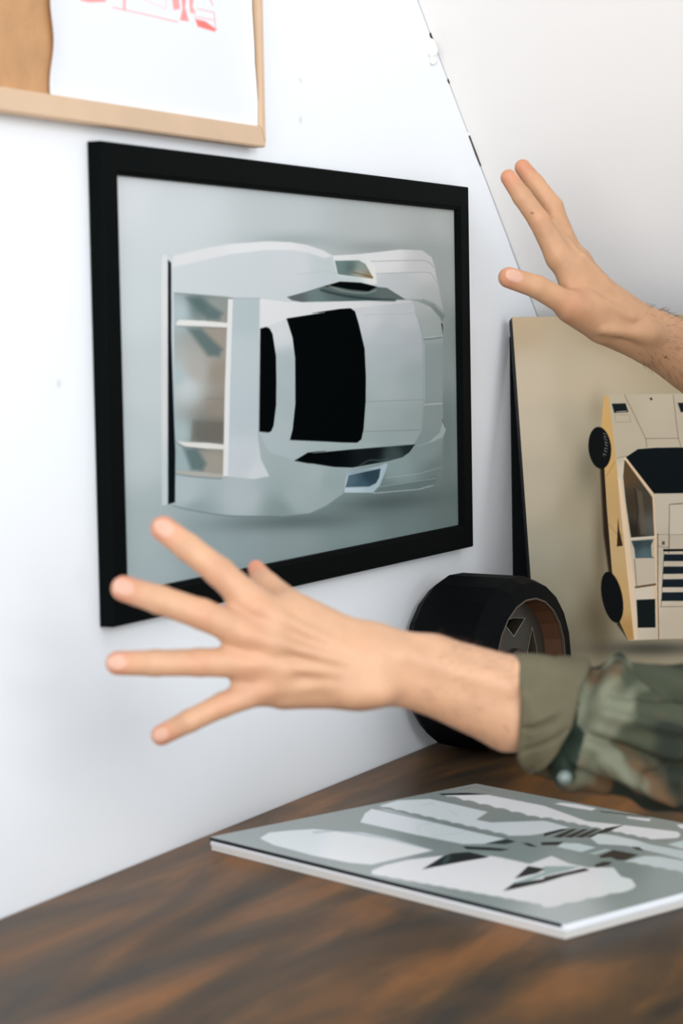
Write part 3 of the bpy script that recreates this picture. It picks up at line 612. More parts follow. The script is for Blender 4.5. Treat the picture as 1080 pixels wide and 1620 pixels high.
# ------------------------------------------------------------------ magazine stack
def magazines():
    A0 = np.array([.037, .111]); D0 = np.array([.429, -.046]); B0 = np.array([.165, .412])
    a = B0-A0; d = D0-A0; a = a-d*(a@d)/(d@d)     # square the corner
    white = mat('white_page_edges', (238, 240, 244), .6, mottled=.03); dark = mat('black_cover_back', (16, 22, 30), .4)
    def block(name, z0, z1, grow, m, parent):
        q = [A0+(-d*grow-a*grow), D0+(d*grow-a*grow), D0+a+(d*grow+a*grow), A0+a+(-d*grow+a*grow)]
        return prism_obj(name, [(*p, z0) for p in q], (0, 0, z1-z0), m, parent)
    c = A0+(a+d)/2
    t1 = empty('magazine', (*c, TZ), 'white magazine lying directly on the dark table under the grey one', 'magazine', None)
    block('pages', TZ+.0003, TZ+.0046, -.002, mat('ivory_page_edges', (206, 202, 196), .6), t1); block('cover', TZ+.0047, TZ+.0052, 0, mat('off_white_cover', (226, 226, 224), .4), t1)
    t2 = empty('magazine', (*c, TZ+.0054), 'large grey magazine with white and black paper car parts printed on its cover', 'magazine', None)
    block('back_cover', TZ+.0054, TZ+.0068, .0, mat('pale_back_cover', (214, 214, 214), .45), t2); block('pages', TZ+.0069, TZ+.0116, -.0015, white, t2)
    ud = d/np.linalg.norm(d); ua = a/np.linalg.norm(a); q = [A0-ua*.0006, D0-ua*.0006-ud*.004, D0+ua*.0012-ud*.004, A0+ua*.0012]
    prism_obj('spine', [(*p, TZ+.0089) for p in q], (0, 0, .0028), dark, t2)
    z = TZ+.0120; nu, nv = 560, 430
    cs = [np.array([*p, z]) for p in (A0, D0, D0+a, A0+a)]
    V, X, Y, u, v = sheet_grid(cs[0], cs[1]-cs[0], cs[3]-cs[0], nu, nv, [proj(q) for q in cs])
    s = Sheet(X, Y, (160, 166, 164)); full = (slice(None), slice(None)); one = np.ones(X.shape)
    s.fill(one, full, [(340, 1322, (150, 158, 157)), (500, 1290, (146, 152, 150)), (760, 1245, (146, 148, 144)), (1060, 1300, (140, 146, 142)), (800, 1350, (128, 142, 140)), (700, 1310, (126, 138, 136)), (890, 1450, (180, 188, 187)), (600, 1400, (158, 166, 164)), (1070, 1400, (150, 162, 160)), (980, 1360, (126, 140, 138))])
    Q = lambda x, y: (560+x*.27778, 1230+y*.27778)
    G = lambda x, y: (860+x*.2037, 1240+y*.2037)
    L_ = lambda x, y: (320+x*.7037, 1220+y*.7037)
    def scallop(p, q, n, amp):
        p = np.array(p, float); q = np.array(q, float); dd = q-p; nn = np.array([-dd[1], dd[0]])/np.linalg.norm(dd); out = []
        for k in range(n*6+1):
            f = k/(n*6); out.append(tuple(p+dd*f+nn*amp*abs(math.sin(math.pi*f*n))))
        return out
    wh = (232, 230, 232); wl = (214, 220, 222)
    # shapes, far to near
    s.poly([Q(485, 92), Q(640, 88), Q(760, 96), Q(600, 100), Q(500, 100)], (12, 16, 18), .6)
    s.line([Q(600, 68), Q(690, 54), Q(775, 76)], .8, (110, 114, 110), .6, .8)
    s.poly([Q(520, 102), Q(760, 98)]+[G(0, 170), G(330, 290), G(620, 320), G(1040, 372), G(1062, 395), G(1040, 420)]+scallop(G(830, 432), G(0, 262), 9, 1.6)+scallop(Q(1080, 240), Q(530, 108), 6, 2.4)[1:], wh, .8)
    s.poly([G(85, 156), G(130, 145), G(260, 160), G(410, 192), G(370, 208), G(200, 180)], wh, .7)
    s.poly([G(640, 255), G(830, 272), G(820, 292), G(650, 268)], wh, .7); s.line(scallop(G(440, 212), G(820, 252), 5, 1.2), 1.3, (30, 34, 34), .6)
    s.poly([G(1030, 318), G(1120, 310), G(1300, 340), G(1300, 380), G(1060, 345)], wh, .7)
    s.poly([Q(145, 160), Q(250, 130), Q(430, 122), Q(560, 150), Q(760, 196), Q(695, 240), Q(780, 256), Q(1080, 246)]+[G(60, 300), G(200, 340), G(0, 385)]+[Q(1000, 330)]+scallop(Q(880, 332), Q(160, 168), 9, 1.8), wl, .8)
    s.poly([Q(35, 255), Q(60, 205), Q(100, 178), Q(180, 182), Q(400, 236), Q(640, 298), Q(860, 348), Q(740, 378), Q(620, 380), Q(350, 326)], [(*Q(150, 220), (222, 226, 230)), (*Q(600, 340), (208, 216, 218))], .8)
    s.line([Q(370, 310), Q(360, 285), Q(420, 262), Q(520, 250)], .7, (180, 188, 190), .7, .8, True); s.line([Q(450, 330), Q(600, 318), Q(640, 300)], .7, (186, 192, 194), .7, .8, True)
    s.line([Q(390, 160), Q(440, 145), Q(455, 160)], .7, (170, 178, 180), .7, .8, True); s.line([Q(540, 190), Q(590, 215)], .7, (176, 182, 184), .7, .8)
    s.line([Q(110, 176), Q(400, 240), Q(700, 310), Q(870, 346)], 2.0, (112, 124, 124), 1.0, .8)
    # central patchwork
    s.poly([Q(750, 376), Q(870, 350), Q(920, 366), Q(860, 380)], (28, 44, 44), .7); s.poly([Q(620, 392), Q(760, 398), Q(880, 408), Q(840, 418), Q(640, 408)], (20, 30, 30), .8)
    s.poly([Q(955, 372), Q(1000, 375), Q(1045, 396), Q(1000, 392)], (20, 32, 32), .7); s.poly([G(0, 385), G(140, 350), G(200, 350), G(0, 408)], (24, 32, 32), .7)
    for k in range(4):
        x = 70+k*85; s.poly([G(x, 412), G(x+150, 352), G(x+190, 352), G(x+60, 418)], (16, 20, 20), .7)
    s.poly([G(430, 372), G(480, 345), G(620, 320), G(560, 345), G(480, 380)], (14, 18, 18), .7)
    s.poly([G(360, 420), G(420, 388), G(560, 396), G(700, 430), G(820, 470), G(1300, 560), G(1300, 640), G(900, 540), G(640, 480), G(420, 468)], [(*G(500, 430), (212, 220, 220)), (*G(950, 520), (196, 208, 208))], .8)
    s.line([G(480, 385), G(700, 430), G(960, 445)], 1.4, (118, 130, 130), .8, .8)
    s.poly([G(960, 470), G(1080, 440), G(1300, 450), G(1300, 520), G(1060, 500)], (198, 212, 212), .8)
    s.poly([G(100, 488), G(150, 460), G(260, 462), G(405, 494), G(290, 530)], (204, 218, 218), .8)
    s.poly([G(-20, 455), G(150, 450), G(110, 475), G(-20, 476)], (16, 22, 22), .7)
    s.poly([G(350, 540), G(480, 505), G(520, 515), G(400, 550)], (176, 194, 192), .8)
    s.poly([G(430, 560), G(540, 515), G(730, 550), G(640, 592), G(570, 592), G(520, 570), G(440, 576)], (10, 16, 18), .7)
    s.poly([G(680, 488), G(740, 492), G(775, 520), G(720, 512)], (12, 20, 20), .7)
    s.poly([G(630, 600), G(780, 560), G(900, 565), G(1300, 640), G(1300, 720)]+scallop(G(1080, 690), G(640, 606), 4, 1.4), [(*G(800, 600), (206, 216, 216)), (*G(1050, 650), (202, 212, 214))], .8)
    # left fore shape
    s.poly([L_(130, 150), L_(150, 138), L_(200, 133), L_(250, 130), L_(300, 134), L_(360, 138), L_(430, 152), L_(520, 178), L_(380, 210), L_(330, 206), L_(250, 190), L_(160, 166), L_(135, 154)], [(*L_(200, 145), (216, 222, 224)), (*L_(350, 180), (232, 232, 238))], .9)
    s.line([L_(250, 138), L_(300, 133), L_(420, 152), L_(530, 180)], 3, (128, 148, 150), 1.5, .45)
    # big front shape
    front = [Q(100, 530), Q(170, 500), Q(300, 470), Q(500, 445), Q(640, 425), Q(830, 455), Q(1000, 492)]+[G(60, 560), G(200, 620), G(350, 650), G(540, 650), G(600, 720), G(680, 740), G(715, 790)]+scallop(G(690, 815), G(0, 960), 4, -2.2)+scallop(Q(1060, 720), Q(100, 548), 12, -1.0)
    s.poly(front, [(*Q(400, 520), (230, 229, 233)), (*G(300, 760), (230, 229, 233)), (*G(620, 760), (224, 232, 232))], .9)
    s.poly([Q(390, 522), Q(510, 446), Q(560, 432), Q(650, 424), Q(770, 450), Q(740, 458), Q(620, 478)], (12, 22, 22), .8)
    s.poly([Q(490, 500), Q(525, 450), Q(560, 445), Q(520, 498)], (60, 84, 84), 1.2, .7)
    s.poly([Q(915, 575), Q(990, 505), Q(1090, 520), Q(1040, 545)], (12, 22, 22), .8)
    s.poly([Q(905, 600), Q(1080, 540), G(0, 640), G(280, 640), G(200, 668), G(0, 715), Q(930, 620)], (156, 176, 172), .8)
    s.poly([Q(850, 645), Q(905, 605), Q(1080, 578), G(0, 725), G(320, 655), G(352, 672), G(160, 715), G(0, 765), Q(880, 640)], (12, 18, 20), .8)
    s.poly([G(390, 632), G(460, 606), G(530, 606), G(500, 632), G(410, 650)], (12, 18, 20), .8)
    cols = np.minimum(lin(s.c.reshape(-1, 3))*1.13, .9)
    # cover lifts very slightly towards the far left
    V[..., 2] += .0
    o = fast_mesh('cover', V.reshape(-1, 3), grid_quads(nv, nu), attr_mat('glossy_cover', rough=.35, spec=.22), t2, False, cols)
    sol = o.modifiers.new('thickness', 'SOLIDIFY'); sol.thickness = .0003; sol.offset = -1
magazines()

# ------------------------------------------------------------------ person
DEP = -FW                                   # towards the viewer
SK = np.array([196, 152, 120.])
def hand_sdf(wrist, mcp, fingers, thumb, dors, palm_r, tend, fa, k_palm=.012):
    """fingers: list of [(pt, r), ...] starting at the knuckle"""
    wr, wrr = wrist
    def f(p):
        palm = cap(p, *fa[0], *fa[1], dors, fa[2]) if fa else 1e3
        for (m, r) in mcp: palm = smin(palm, cap(p, wr, m, palm_r[0], r, dors, 1.12), k_palm)
        for a, b in zip(mcp[:-1], mcp[1:]): palm = smin(palm, cap(p, a[0]*.8+wr*.2, b[0]*.8+wr*.2, .0105, .0105), .010)
        for (a, b, r0, r1) in tend: palm = smin(palm, cap(p, a, b, r0, r1), .004 if r0 < .005 else .009)
        out = None
        for ch in fingers+[thumb]:
            d = None
            for (a, ra), (b, rb) in zip(ch[:-1], ch[1:]):
                c = cap(p, a, b, ra, rb); d = c if d is None else smin(d, c, .0022)
            d = smin(palm, d, .007 if ch is not thumb else .012); out = d if out is None else np.minimum(out, d)
        return out
    return f
def finger(pts, rs): return [(np.array(p), r) for p, r in zip(pts, rs)]
L = lambda x, y, d: P(x, y, d)
# left hand, back towards the viewer, fingers spread towards the wall
wL = L(575, 1053, 1.625)
indL = finger([L(404, 958, 1.605), L(347, 905, 1.603), L(297, 866, 1.602), L(258, 836, 1.606)], [.0112, .0099, .0092, .0085])
midL = finger([L(394, 1003, 1.600), L(320, 972, 1.590), L(253, 949, 1.588), L(196, 931, 1.594)], [.0112, .0101, .0095, .0086])
rinL = finger([L(398, 1048, 1.603), L(315, 1048, 1.592), L(245, 1049, 1.590), L(186, 1049, 1.597)], [.0107, .0092, .0087, .0080])
pinL = finger([L(416, 1090, 1.610), L(352, 1115, 1.600), L(300, 1140, 1.599), L(255, 1163, 1.606)], [.0100, .0082, .0076, .0069])
thuL = finger([L(548, 1025, 1.645), L(455, 958, 1.660), L(421, 928, 1.676), L(405, 899, 1.690)], [.0135, .0125, .0108, .0062])
for ch in (indL, midL, rinL, pinL): ch[:] = [(q, r_*1.07) for q, r_ in ch]
mcpL = [(indL[0][0]+FW*.004, .0118), (midL[0][0]+FW*.004, .0122), (rinL[0][0]+FW*.004, .0118), (pinL[0][0]+FW*.004, .0106)]
tenL = [(wL+DEP*.0165+UP*.006, indL[0][0]+DEP*.0085, .0034, .0044), (wL+DEP*.018, midL[0][0]+DEP*.0095, .0034, .0046), (wL+DEP*.0165-UP*.005, rinL[0][0]+DEP*.009, .0032, .0044), (wL+DEP*.014-UP*.010, pinL[0][0]+DEP*.0080, .0030, .0042)]
tenL += [(L(460, 962, 1.622), L(570, 1020, 1.628), .0130, .0150), (L(450, 1088, 1.62), L(560, 1085, 1.63), .0150, .0165),
         (L(430, 985, 1.605), L(373, 962, 1.604), .010, .0070), (L(430, 1020, 1.602), L(366, 1009, 1.601), .010, .0072), (L(440, 1065, 1.606), L(380, 1074, 1.606), .010, .0068)]
elbL = P(1150, 1190, 1.68)
cufL = P(830, 1120, 1.645)
def armL(p):
    d = cap(p, L(600, 1052, 1.63), L(680, 1066, 1.635), .0268, .0280, FW, 1.25)
    d = smin(d, cap(p, L(680, 1066, 1.635), L(815, 1115, 1.643), .0280, .0342, FW, 1.15), .004)
    d = smin(d, cap(p, L(815, 1115, 1.643), L(860, 1127, 1.65), .0342, .0235, FW, 1.25), .004)
    d = smin(d, cap(p, L(860, 1127, 1.65), elbL, .0235, .036), .004)
    for a_, b_, q_ in ((L(640, 1035, 1.614), L(800, 1085, 1.616), .004), (L(560, 1095, 1.612), L(600, 1092, 1.612), .0085)):
        d = smin(d, cap(p, a_, b_, q_, q_*1.2), .012)
    return d
hL = hand_sdf((wL, .02), mcpL, indL and [indL, midL, rinL, pinL], thuL, FW, (.0185, .02), tenL, None)
def nails(chs, dors_dir, rr=.0058):
    out = []
    for ch in chs:
        a, ra = ch[-2]; b, rb = ch[-1]; ax_ = unit(b-a); nrm = unit(dors_dir-ax_*(dors_dir@ax_)); sd = np.cross(ax_, nrm)
        c = b-ax_*.0024+nrm*(rb*.86); out.append((c, ax_, nrm, sd, rb*.64, rb*.84))
    return out
nailL = nails([indL, midL, rinL, pinL], unit(DEP+UP*.15))
# right hand, seen from the thumb side, fingers pointing up
R_ = lambda cx, cy, d: P(760+cx*.2963, 230+cy*.2963, d)
wR = R_(735, 935, 2.385)
pn = unit(-RT*.80-UP*.45)                  # palm side direction
indR = finger([R_(420, 600, 2.372), R_(312, 400, 2.365), R_(222, 275, 2.362), R_(150, 172, 2.362)], [.0138, .0112, .0102, .0086])
midR = finger([R_(455, 540, 2.395), R_(385, 330, 2.395), R_(290, 205, 2.395), R_(224, 118, 2.395)], [.0122, .0112, .0102, .0086])
rinR = finger([R_(470, 545, 2.418), R_(400, 350, 2.420), R_(320, 240, 2.424), R_(262, 200, 2.428)], [.0105, .0094, .0086, .0074])
pinR = finger([R_(475, 600, 2.440), R_(425, 440, 2.446), R_(370, 350, 2.452), R_(330, 300, 2.456)], [.0098, .0084, .0076, .0066])
thuR = finger([R_(650, 935, 2.370), R_(470, 850, 2.340), R_(300, 755, 2.325), R_(150, 706, 2.318)], [.0165, .0135, .0118, .0108])
mcpR = [(indR[0][0], .0138), (midR[0][0], .0125), (rinR[0][0], .0118), (pinR[0][0], .0108)]
tenR = [(R_(600, 815, 2.349), R_(800, 920, 2.358), .0036, .0030), (R_(545, 590, 2.372), R_(740, 800, 2.366), .0030, .0034), (R_(660, 985, 2.352), R_(900, 1010, 2.362), .0040, .0050), (R_(700, 800, 2.372), R_(470, 520, 2.378), .0040, .0034), (R_(760, 860, 2.37), R_(560, 800, 2.352), .0040, .0036),
        (R_(600, 880, 2.362), R_(480, 740, 2.365), .0150, .0120), (R_(690, 900, 2.38), R_(500, 680, 2.375), .020, .0175), (R_(640, 950, 2.375), R_(488, 866, 2.350), .0190, .0160), (R_(440, 580, 2.384), R_(375, 430, 2.382), .012, .0085), (R_(450, 560, 2.400), R_(430, 440, 2.405), .012, .010)]
elbR = P(1232, 655, 2.47)
def armR(p):
    d = cap(p, R_(740, 935, 2.388), R_(900, 1020, 2.395), .0245, .0262, FW, .95)
    d = smin(d, cap(p, R_(900, 1020, 2.395), elbR, .0262, .046, FW, 1.0), .012)
    d = smin(d, cap(p, R_(790, 890, 2.375), R_(1060, 990, 2.39), .008, .012), .010)
    return d
hR = hand_sdf((wR, .02), mcpR, [indR, midR, rinR, pinR], thuR, pn, (.0205, .02), tenR, None, .014)
nailR = nails([thuR], unit(DEP+UP*.3-RT*.1))+nails([indR, midR], -pn)
def full_hand(h, arm, nl, kw=.018):
    def f(p):
        d = smin(h(p), arm(p), kw)
        for (c, a, n, s, hw, hl) in nl:
            q = p-c; u = q@a/hl; v = q@s/hw; t = q@n/.0014
            d = np.minimum(d, (np.sqrt(u*u+v*v+t*t)-1)*.0014)
        return d
    return f
fL = full_hand(hL, armL, nailL); fR = full_hand(hR, armR, nailR, .022)

def skin_cols(V, tips, nl, base=SK):
    c = np.empty((len(V), 3)); c[:] = base
    for (t, r, a) in tips:
        w_ = np.exp(-(((V-t)**2).sum(-1))/(r*r))[:, None]*a; c = c*(1-w_)+np.array([208, 122, 96.])*w_
    for (ce, a, n, s, hw, hl) in nl:
        q = V-ce; u = q@a/(hl*1.02); v = q@s/(hw*1.02); t = q@n
        m = ((u*u+v*v) < 1) & (t > -.0004) & (t < .004); c[m] = (206, 160, 138)
        tip = m & (u > .72); c[tip] = (210, 172, 152)
    return c
parts = []
def add_shell(fn, lo, hi, h, tips=(), nl=(), base=SK):
    V, Q = surface_nets(fn, lo, hi, h); parts.append((V, Q, skin_cols(V, tips, nl, base)))
def bounds(pts, pad):
    p = np.array(pts); return p.min(0)-pad, p.max(0)+pad
allL = [q for ch in (indL, midL, rinL, pinL, thuL) for q, _ in ch]+[wL, cufL, P(900, 1130, 1.65)]
lo, hi = bounds(allL, .03); hi = hi+.012; lo[2] -= .012
tipsL = [(ch[-1][0], .012, .75) for ch in (indL, midL, rinL, pinL, thuL)]+[(ch[1][0]+DEP*.008, .010, .16) for ch in (indL, midL, rinL, pinL)]+[(ch[0][0]+DEP*.01, .013, .12) for ch in (indL, midL, rinL, pinL)]
add_shell(fL, lo, hi, .0016, tipsL, nailL)
allR = [q for ch in (indR, midR, rinR, pinR, thuR) for q, _ in ch]+[wR, elbR]
lo, hi = bounds(allR, .03); lo[2] -= .02
tipsR = [(ch[-1][0], .013, .6) for ch in (indR, midR, thuR)]+[(thuR[1][0], .02, .25), (indR[1][0], .012, .25)]
add_shell(fR, lo, hi, .0017, tipsR, nailR, np.array([196, 150, 114.]))
# trunk, upper arms, neck and head (outside the photograph, to the right)
shL = np.array([.66, .19, 1.12]); shR = shL+.38*np.array([-.4507, .893, 0])+np.array([0, 0, .02]); shC = (shL+shR)/2
hip = np.array([.92, .55, .88]); face = unit([-.87, -.45, 0]); side = unit([-.45, .893, 0]); zz = np.array([0, 0, 1.])
neck = shC+np.array([.0, .0, .09]); head = shC+np.array([.02, .01, .24])
def trunk(p):
    d = cap(p, elbL, shL, .042, .052); d = smin(d, cap(p, elbR, shR, .042, .052), .02)
    d = smin(d, cap(p, shC, hip, .13, .12, unit(np.cross(side, hip-shC)), 1.25), .06)
    d = smin(d, cap(p, shL, shR, .058, .058), .05)
    d = smin(d, cap(p, shC+zz*.03, head-zz*.05, .062, .056), .04)
    return d
eye = [head+face*.088+side*s_*.032+zz*.005 for s_ in (-1, 1)]
def headf(p):
    d = ell(p, head+zz*.02, (.098, .078, .105), (face, side, zz)); d = smin(d, ell(p, head+face*.022-zz*.055, (.072, .056, .062), (face, side, zz)), .03)
    d = smin(d, cap(p, head+face*.092+zz*.01, head+face*.112-zz*.028, .008, .013), .012)
    d = smin(d, cap(p, head+face*.085-side*.02-zz*.062, head+face*.085+side*.02-zz*.062, .007, .007), .008)
    d = smin(d, cap(p, head+face*.09-side*.04+zz*.024, head+face*.09+side*.04+zz*.024, .008, .008), .012)
    for s_ in (-1, 1):
        d = smin(d, ell(p, head+side*s_*.078-face*.005, (.02, .009, .032), (face, side, zz)), .006)
        d = np.maximum(d, -ell(p, head+face*.094+side*s_*.032+zz*.005, (.010, .014, .008), (face, side, zz)))
    for e_ in eye: d = np.minimum(d, ell(p, e_-face*.004, (.011, .012, .010), (face, side, zz)))
    d = smin(d, cap(p, neck, head-zz*.06, .056, .054), .02)
    return d
lo, hi = bounds([elbL, elbR, shL, shR, hip], .17); add_shell(trunk, lo, hi+np.array([0, 0, .05]), .008)
lo, hi = bounds([head+zz*.12, head-zz*.15, head+face*.12, head-face*.1, head+side*.09, head-side*.09], .02)
add_shell(headf, lo, hi, .003, [(head+face*.09-zz*.062, .018, .7)])
V = np.concatenate([p[0] for p in parts]); off = np.cumsum([0]+[len(p[0]) for p in parts[:-1]])
Q = np.concatenate([p[1]+o for p, o in zip(parts, off)]); Cc = np.concatenate([p[2] for p in parts])
mx_, my_ = proj(V)
for (x_, y_) in ((842, 338), (1053, 565)):
    m_ = ((mx_-x_)**2+(my_-y_)**2 < 4.4) & ((V-CAM)@FW < 2.388); Cc[m_] = (120, 84, 60)
dk = np.zeros(len(V), bool)
for e_ in eye: dk |= ((V-(e_+face*.007))**2).sum(-1) < .0055**2
Cc[dk] = (50, 36, 28)
person = empty('person', (hip[0], hip[1], 0), 'person in a camouflage shirt with rolled sleeves reaching both hands towards the framed picture', 'person')
fast_mesh('body', V, Q, attr_mat('skin', rough=.5, spec=.35, sss=.12, bump=.12, bscale=420, mottled=.10, mscale=45), person, True, lin(Cc))

# camouflage cloth
def camo():
    m = mat('camouflage_cloth', (110, 108, 80), .85, spec=.15, bump=.25, bscale=900); nt = m.node_tree; b = nt.nodes['Principled BSDF']
    tc = nt.nodes.new('ShaderNodeTexCoord'); out = None
    def patch(scale, seed, lo_, hi_):
        n = nt.nodes.new('ShaderNodeTexNoise'); n.noise_dimensions = '4D'; n.inputs['W'].default_value = seed; n.inputs['Scale'].default_value = scale; n.inputs['Detail'].default_value = 2.5; n.inputs['Distortion'].default_value = .6
        nt.links.new(tc.outputs['Object'], n.inputs['Vector']); mr = nt.nodes.new('ShaderNodeMapRange'); mr.inputs[1].default_value = lo_; mr.inputs[2].default_value = hi_; nt.links.new(n.outputs['Fac'], mr.inputs[0]); return mr.outputs[0]
    base = nt.nodes.new('ShaderNodeRGB'); base.outputs[0].default_value = (*lin((84, 79, 62)), 1); out = base.outputs[0]
    for (sc_, seed, a, b_, col) in ((9, 3.1, .48, .53, (62, 66, 52)), (10, 7.7, .50, .55, (90, 70, 50)), (9, 1.3, .53, .57, (108, 110, 92)), (11, 5.2, .55, .59, (38, 43, 36))):
        f = patch(sc_, seed, a, b_); mx = nt.nodes.new('ShaderNodeMix'); mx.data_type = 'RGBA'; nt.links.new(f, mx.inputs[0]); nt.links.new(out, mx.inputs[6]); mx.inputs[7].default_value = (*lin(col), 1); out = mx.outputs[2]
    nt.links.new(out, b.inputs['Base Color']); return m
CAMO = camo()
# sleeve of the left arm: lofted tube with folds, joined to the shirt
def gau(x, s_): return np.exp(-(x/s_)**2)
def sleeve():
    ns, nt_ = 150, 168
    xs = np.linspace(838, 1200, ns); th = np.linspace(0, 2*np.pi, nt_, endpoint=False)
    top = np.interp(xs, [838, 905, 935, 1000, 1080, 1200], [1050, 1046, 1044, 1046, 1050, 1070]); bot = np.interp(xs, [838, 870, 900, 960, 1080, 1200], [1212, 1234, 1246, 1258, 1284, 1310])
    dep = np.interp(xs, [838, 1200], [1.646, 1.685])
    V = np.empty((ns, nt_, 3))
    for i, x in enumerate(xs):
        cy = (top[i]+bot[i])/2; r = (bot[i]-top[i])/2*dep[i]/FPX; c = P(x, cy, dep[i])
        vis = np.sin(th)*(bot[i]-top[i])/2; yy = cy-vis; front = np.cos(th)
        edge = np.interp(yy, [1040, 1085, 1130, 1170, 1215], [932, 905, 894, 872, 838])
        rr = np.full(nt_, r)
        g = 0*th
        g -= .0190*gau(x-(edge+14), 19)*(.55+.45*np.clip((yy-1100)/80, 0, 1))
        g += .0040*gau(x-(edge+52), 22)
        fy = lambda x0, y0, x1, y1: (x-x0)*(y1-y0)/(x1-x0)+y0
        for (x0, y0, x1, y1, wd, amp) in ((905, 1150, 1075, 1215, 9, -.004), (920, 1120, 1090, 1150, 10, .003), (940, 1090, 1100, 1090, 9, -.003), (930, 1195, 1080, 1262, 10, .004), (880, 1200, 1000, 1262, 8, -.004), (980, 1045, 1120, 1120, 10, -.0035), (990, 1230, 1120, 1180, 11, -.003)):
            m = np.clip((x-x0)/25, 0, 1)*np.clip((x1-x)/40+.3, 0, 1); g += 2.5*amp*gau(yy-fy(x0, y0, x1, y1), wd)*m
        nz = np.array([mnoise.noise(Vector((x*.018, math.cos(t)*1.6, math.sin(t)*1.6+5))) for t in th]); g += .0035*nz
        g += .003*np.sin(th*3+x*.03)*(front < .2)
        rr = rr+g*np.where(front > -.2, 1, .6)
        V[i] = c+np.cos(th)[:, None]*DEP*(rr*.95)[:, None]+np.sin(th)[:, None]*UP*rr[:, None]
    V = V.reshape(-1, 3); i = np.arange(ns*nt_).reshape(ns, nt_); j = np.roll(i, -1, 1)
    Qs = np.stack([i[:-1], j[:-1], j[1:], i[1:]], -1).reshape(-1, 4)
    c_ = V[Qs].mean(1); X_, Y_ = proj(c_)
    left = np.interp(Y_, [1040, 1085, 1130, 1170, 1215], [925, 898, 886, 864, 830]); right = np.interp(Y_, [1040, 1075, 1100, 1145, 1160, 1200, 1236, 1246], [952, 925, 916, 912, 925, 915, 908, 870])
    m_ = (X_ > left) & (X_ < right) & (Y_ > 1046) & (((c_-P(900, 1140, 1.65))@DEP) > 0)  # hollow beside the cuff, its shade painted as darker green cloth
    return V, Qs, m_
def shirt_rest(p):
    g = p; nz = .004*np.sin(g[..., 0]*55+2*np.sin(g[..., 2]*30))*np.sin(g[..., 1]*42+g[..., 2]*25)
    d = cap(p, elbL+unit(elbL-wL)*.0, shL, .057, .070); d = smin(d, cap(p, elbR+unit(shR-elbR)*.03, shR, .058, .070), .02)
    d = smin(d, cap(p, shC, hip+np.array([-.01, 0, .02]), .150, .142, unit(np.cross(side, hip-shC)), 1.22), .06)
    d = smin(d, cap(p, shL, shR, .075, .075), .05); d = smin(d, cap(p, shC, neck, .09, .070), .04)
    return np.maximum(d+nz, (p[..., 2]-(neck[2]-.01)))
V1, Q1, M1 = sleeve(); lo, hi = bounds([elbL, elbR, shL, shR, hip], .2); V2, Q2 = surface_nets(shirt_rest, lo, hi, .006)
shirt = fast_mesh('shirt', np.concatenate([V1, V2]), np.concatenate([Q1[:, ::-1], Q2+len(V1)]), [CAMO, mat('hollow_shade_cloth', (40, 50, 42), .85, spec=.1, bump=.25, bscale=900, mottled=.25, mscale=25)], person, True, None, np.concatenate([M1.astype(int), np.zeros(len(Q2), int)]))
# rolled cuff: double turned band with a slanted inner edge
def cuff():
    nt_ = 160; th = np.linspace(0, 2*np.pi, nt_, endpoint=False); prof = []
    # (fraction along from front rim to the back edge, radius offset)
    prof = [(.50, -.0030), (.15, -.0016), (.03, -.0008), (0, .0004), (.01, .0016), (.06, .0026), (.2, .0034), (.4, .0032), (.6, .0030), (.8, .0034), (.93, .0036), (.985, .0026), (1.0, .0004), (.97, -.0025), (.85, -.0040)]
    fine = []
    for (f0, d0), (f1, d1) in zip(prof[:-1], prof[1:]):
        m_ = max(1, int(abs(f1-f0)/.03)); fine += [(f0+(f1-f0)*q/m_, d0+(d1-d0)*q/m_) for q in range(m_)]
    prof = fine+[prof[-1]]; nt_ = 300; th = np.linspace(0, 2*np.pi, nt_, endpoint=False)
    V = np.empty((len(prof), nt_, 3))
    for a, (f, dr) in enumerate(prof):
        for b_, t in enumerate(th):
            s_ = math.sin(t)
            y = 1129-s_*88
            x0 = 810+6*(1-s_)/2*1.6+4*math.sin(t*2+.5); x1 = np.interp(y, [1040, 1085, 1130, 1170, 1215], [934, 908, 896, 874, 842]) if math.cos(t) > -.3 else 905
            x = x0+(x1-x0)*f
            tp = np.interp(x, [808, 860, 935], [1036, 1036, 1041]); bt = np.interp(x, [808, 835, 870, 935], [1197, 1221, 1238, 1252])
            d_ = np.interp(x, [800, 1200], [1.641, 1.685]); r = (bt-tp)/2*d_/FPX-.0030
            wv = .0016*math.sin(t*5+f*5)+.0016*mnoise.noise(Vector((f*2.5, math.cos(t)*2.2, math.sin(t)*2.2)))
            wv -= .0050*math.exp(-((y-(1160-f*60))/4.5)**2)*(math.cos(t) > 0)*max(0, min(1, (f-.02)*6, (.8-f)*5)); wv -= .0040*math.exp(-((y-(1205-f*75))/5)**2)*(math.cos(t) > 0)*max(0, min(1, (f-.08)*6, (1-f)*6)); wv += .0016*math.exp(-((y-(1100-f*30))/14)**2)*(math.cos(t) > 0)
            rr = r+dr+wv; c = P(x, (tp+bt)/2, d_)
            V[a, b_] = c+math.cos(t)*DEP*rr*.93+s_*UP*rr
    n = len(prof); i = np.arange(n*nt_).reshape(n, nt_); j = np.roll(i, -1, 1)
    return fast_mesh('rolled_cuff', V.reshape(-1, 3), np.stack([i[:-1], i[1:], j[1:], j[:-1]], -1).reshape(-1, 4)[:, ::-1], CAMO_IN, shirt, True)
CAMO_IN = mat('olive_cloth_reverse', (92, 87, 68), .85, spec=.15, bump=.25, bscale=900, mottled=.12, mscale=30)
shirt.location = (0, 0, 0)
cuff()
bc = P(893, 1231, 1.600)
V, Q = surface_nets(lambda p: smin(ell(p, bc, (.0022, .0042, .0042), (DEP, RT, UP)), ell(p, bc+FW*.001, (.0014, .0052, .0052), (DEP, RT, UP)), .0008), bc-.01, bc+.01, .0005)
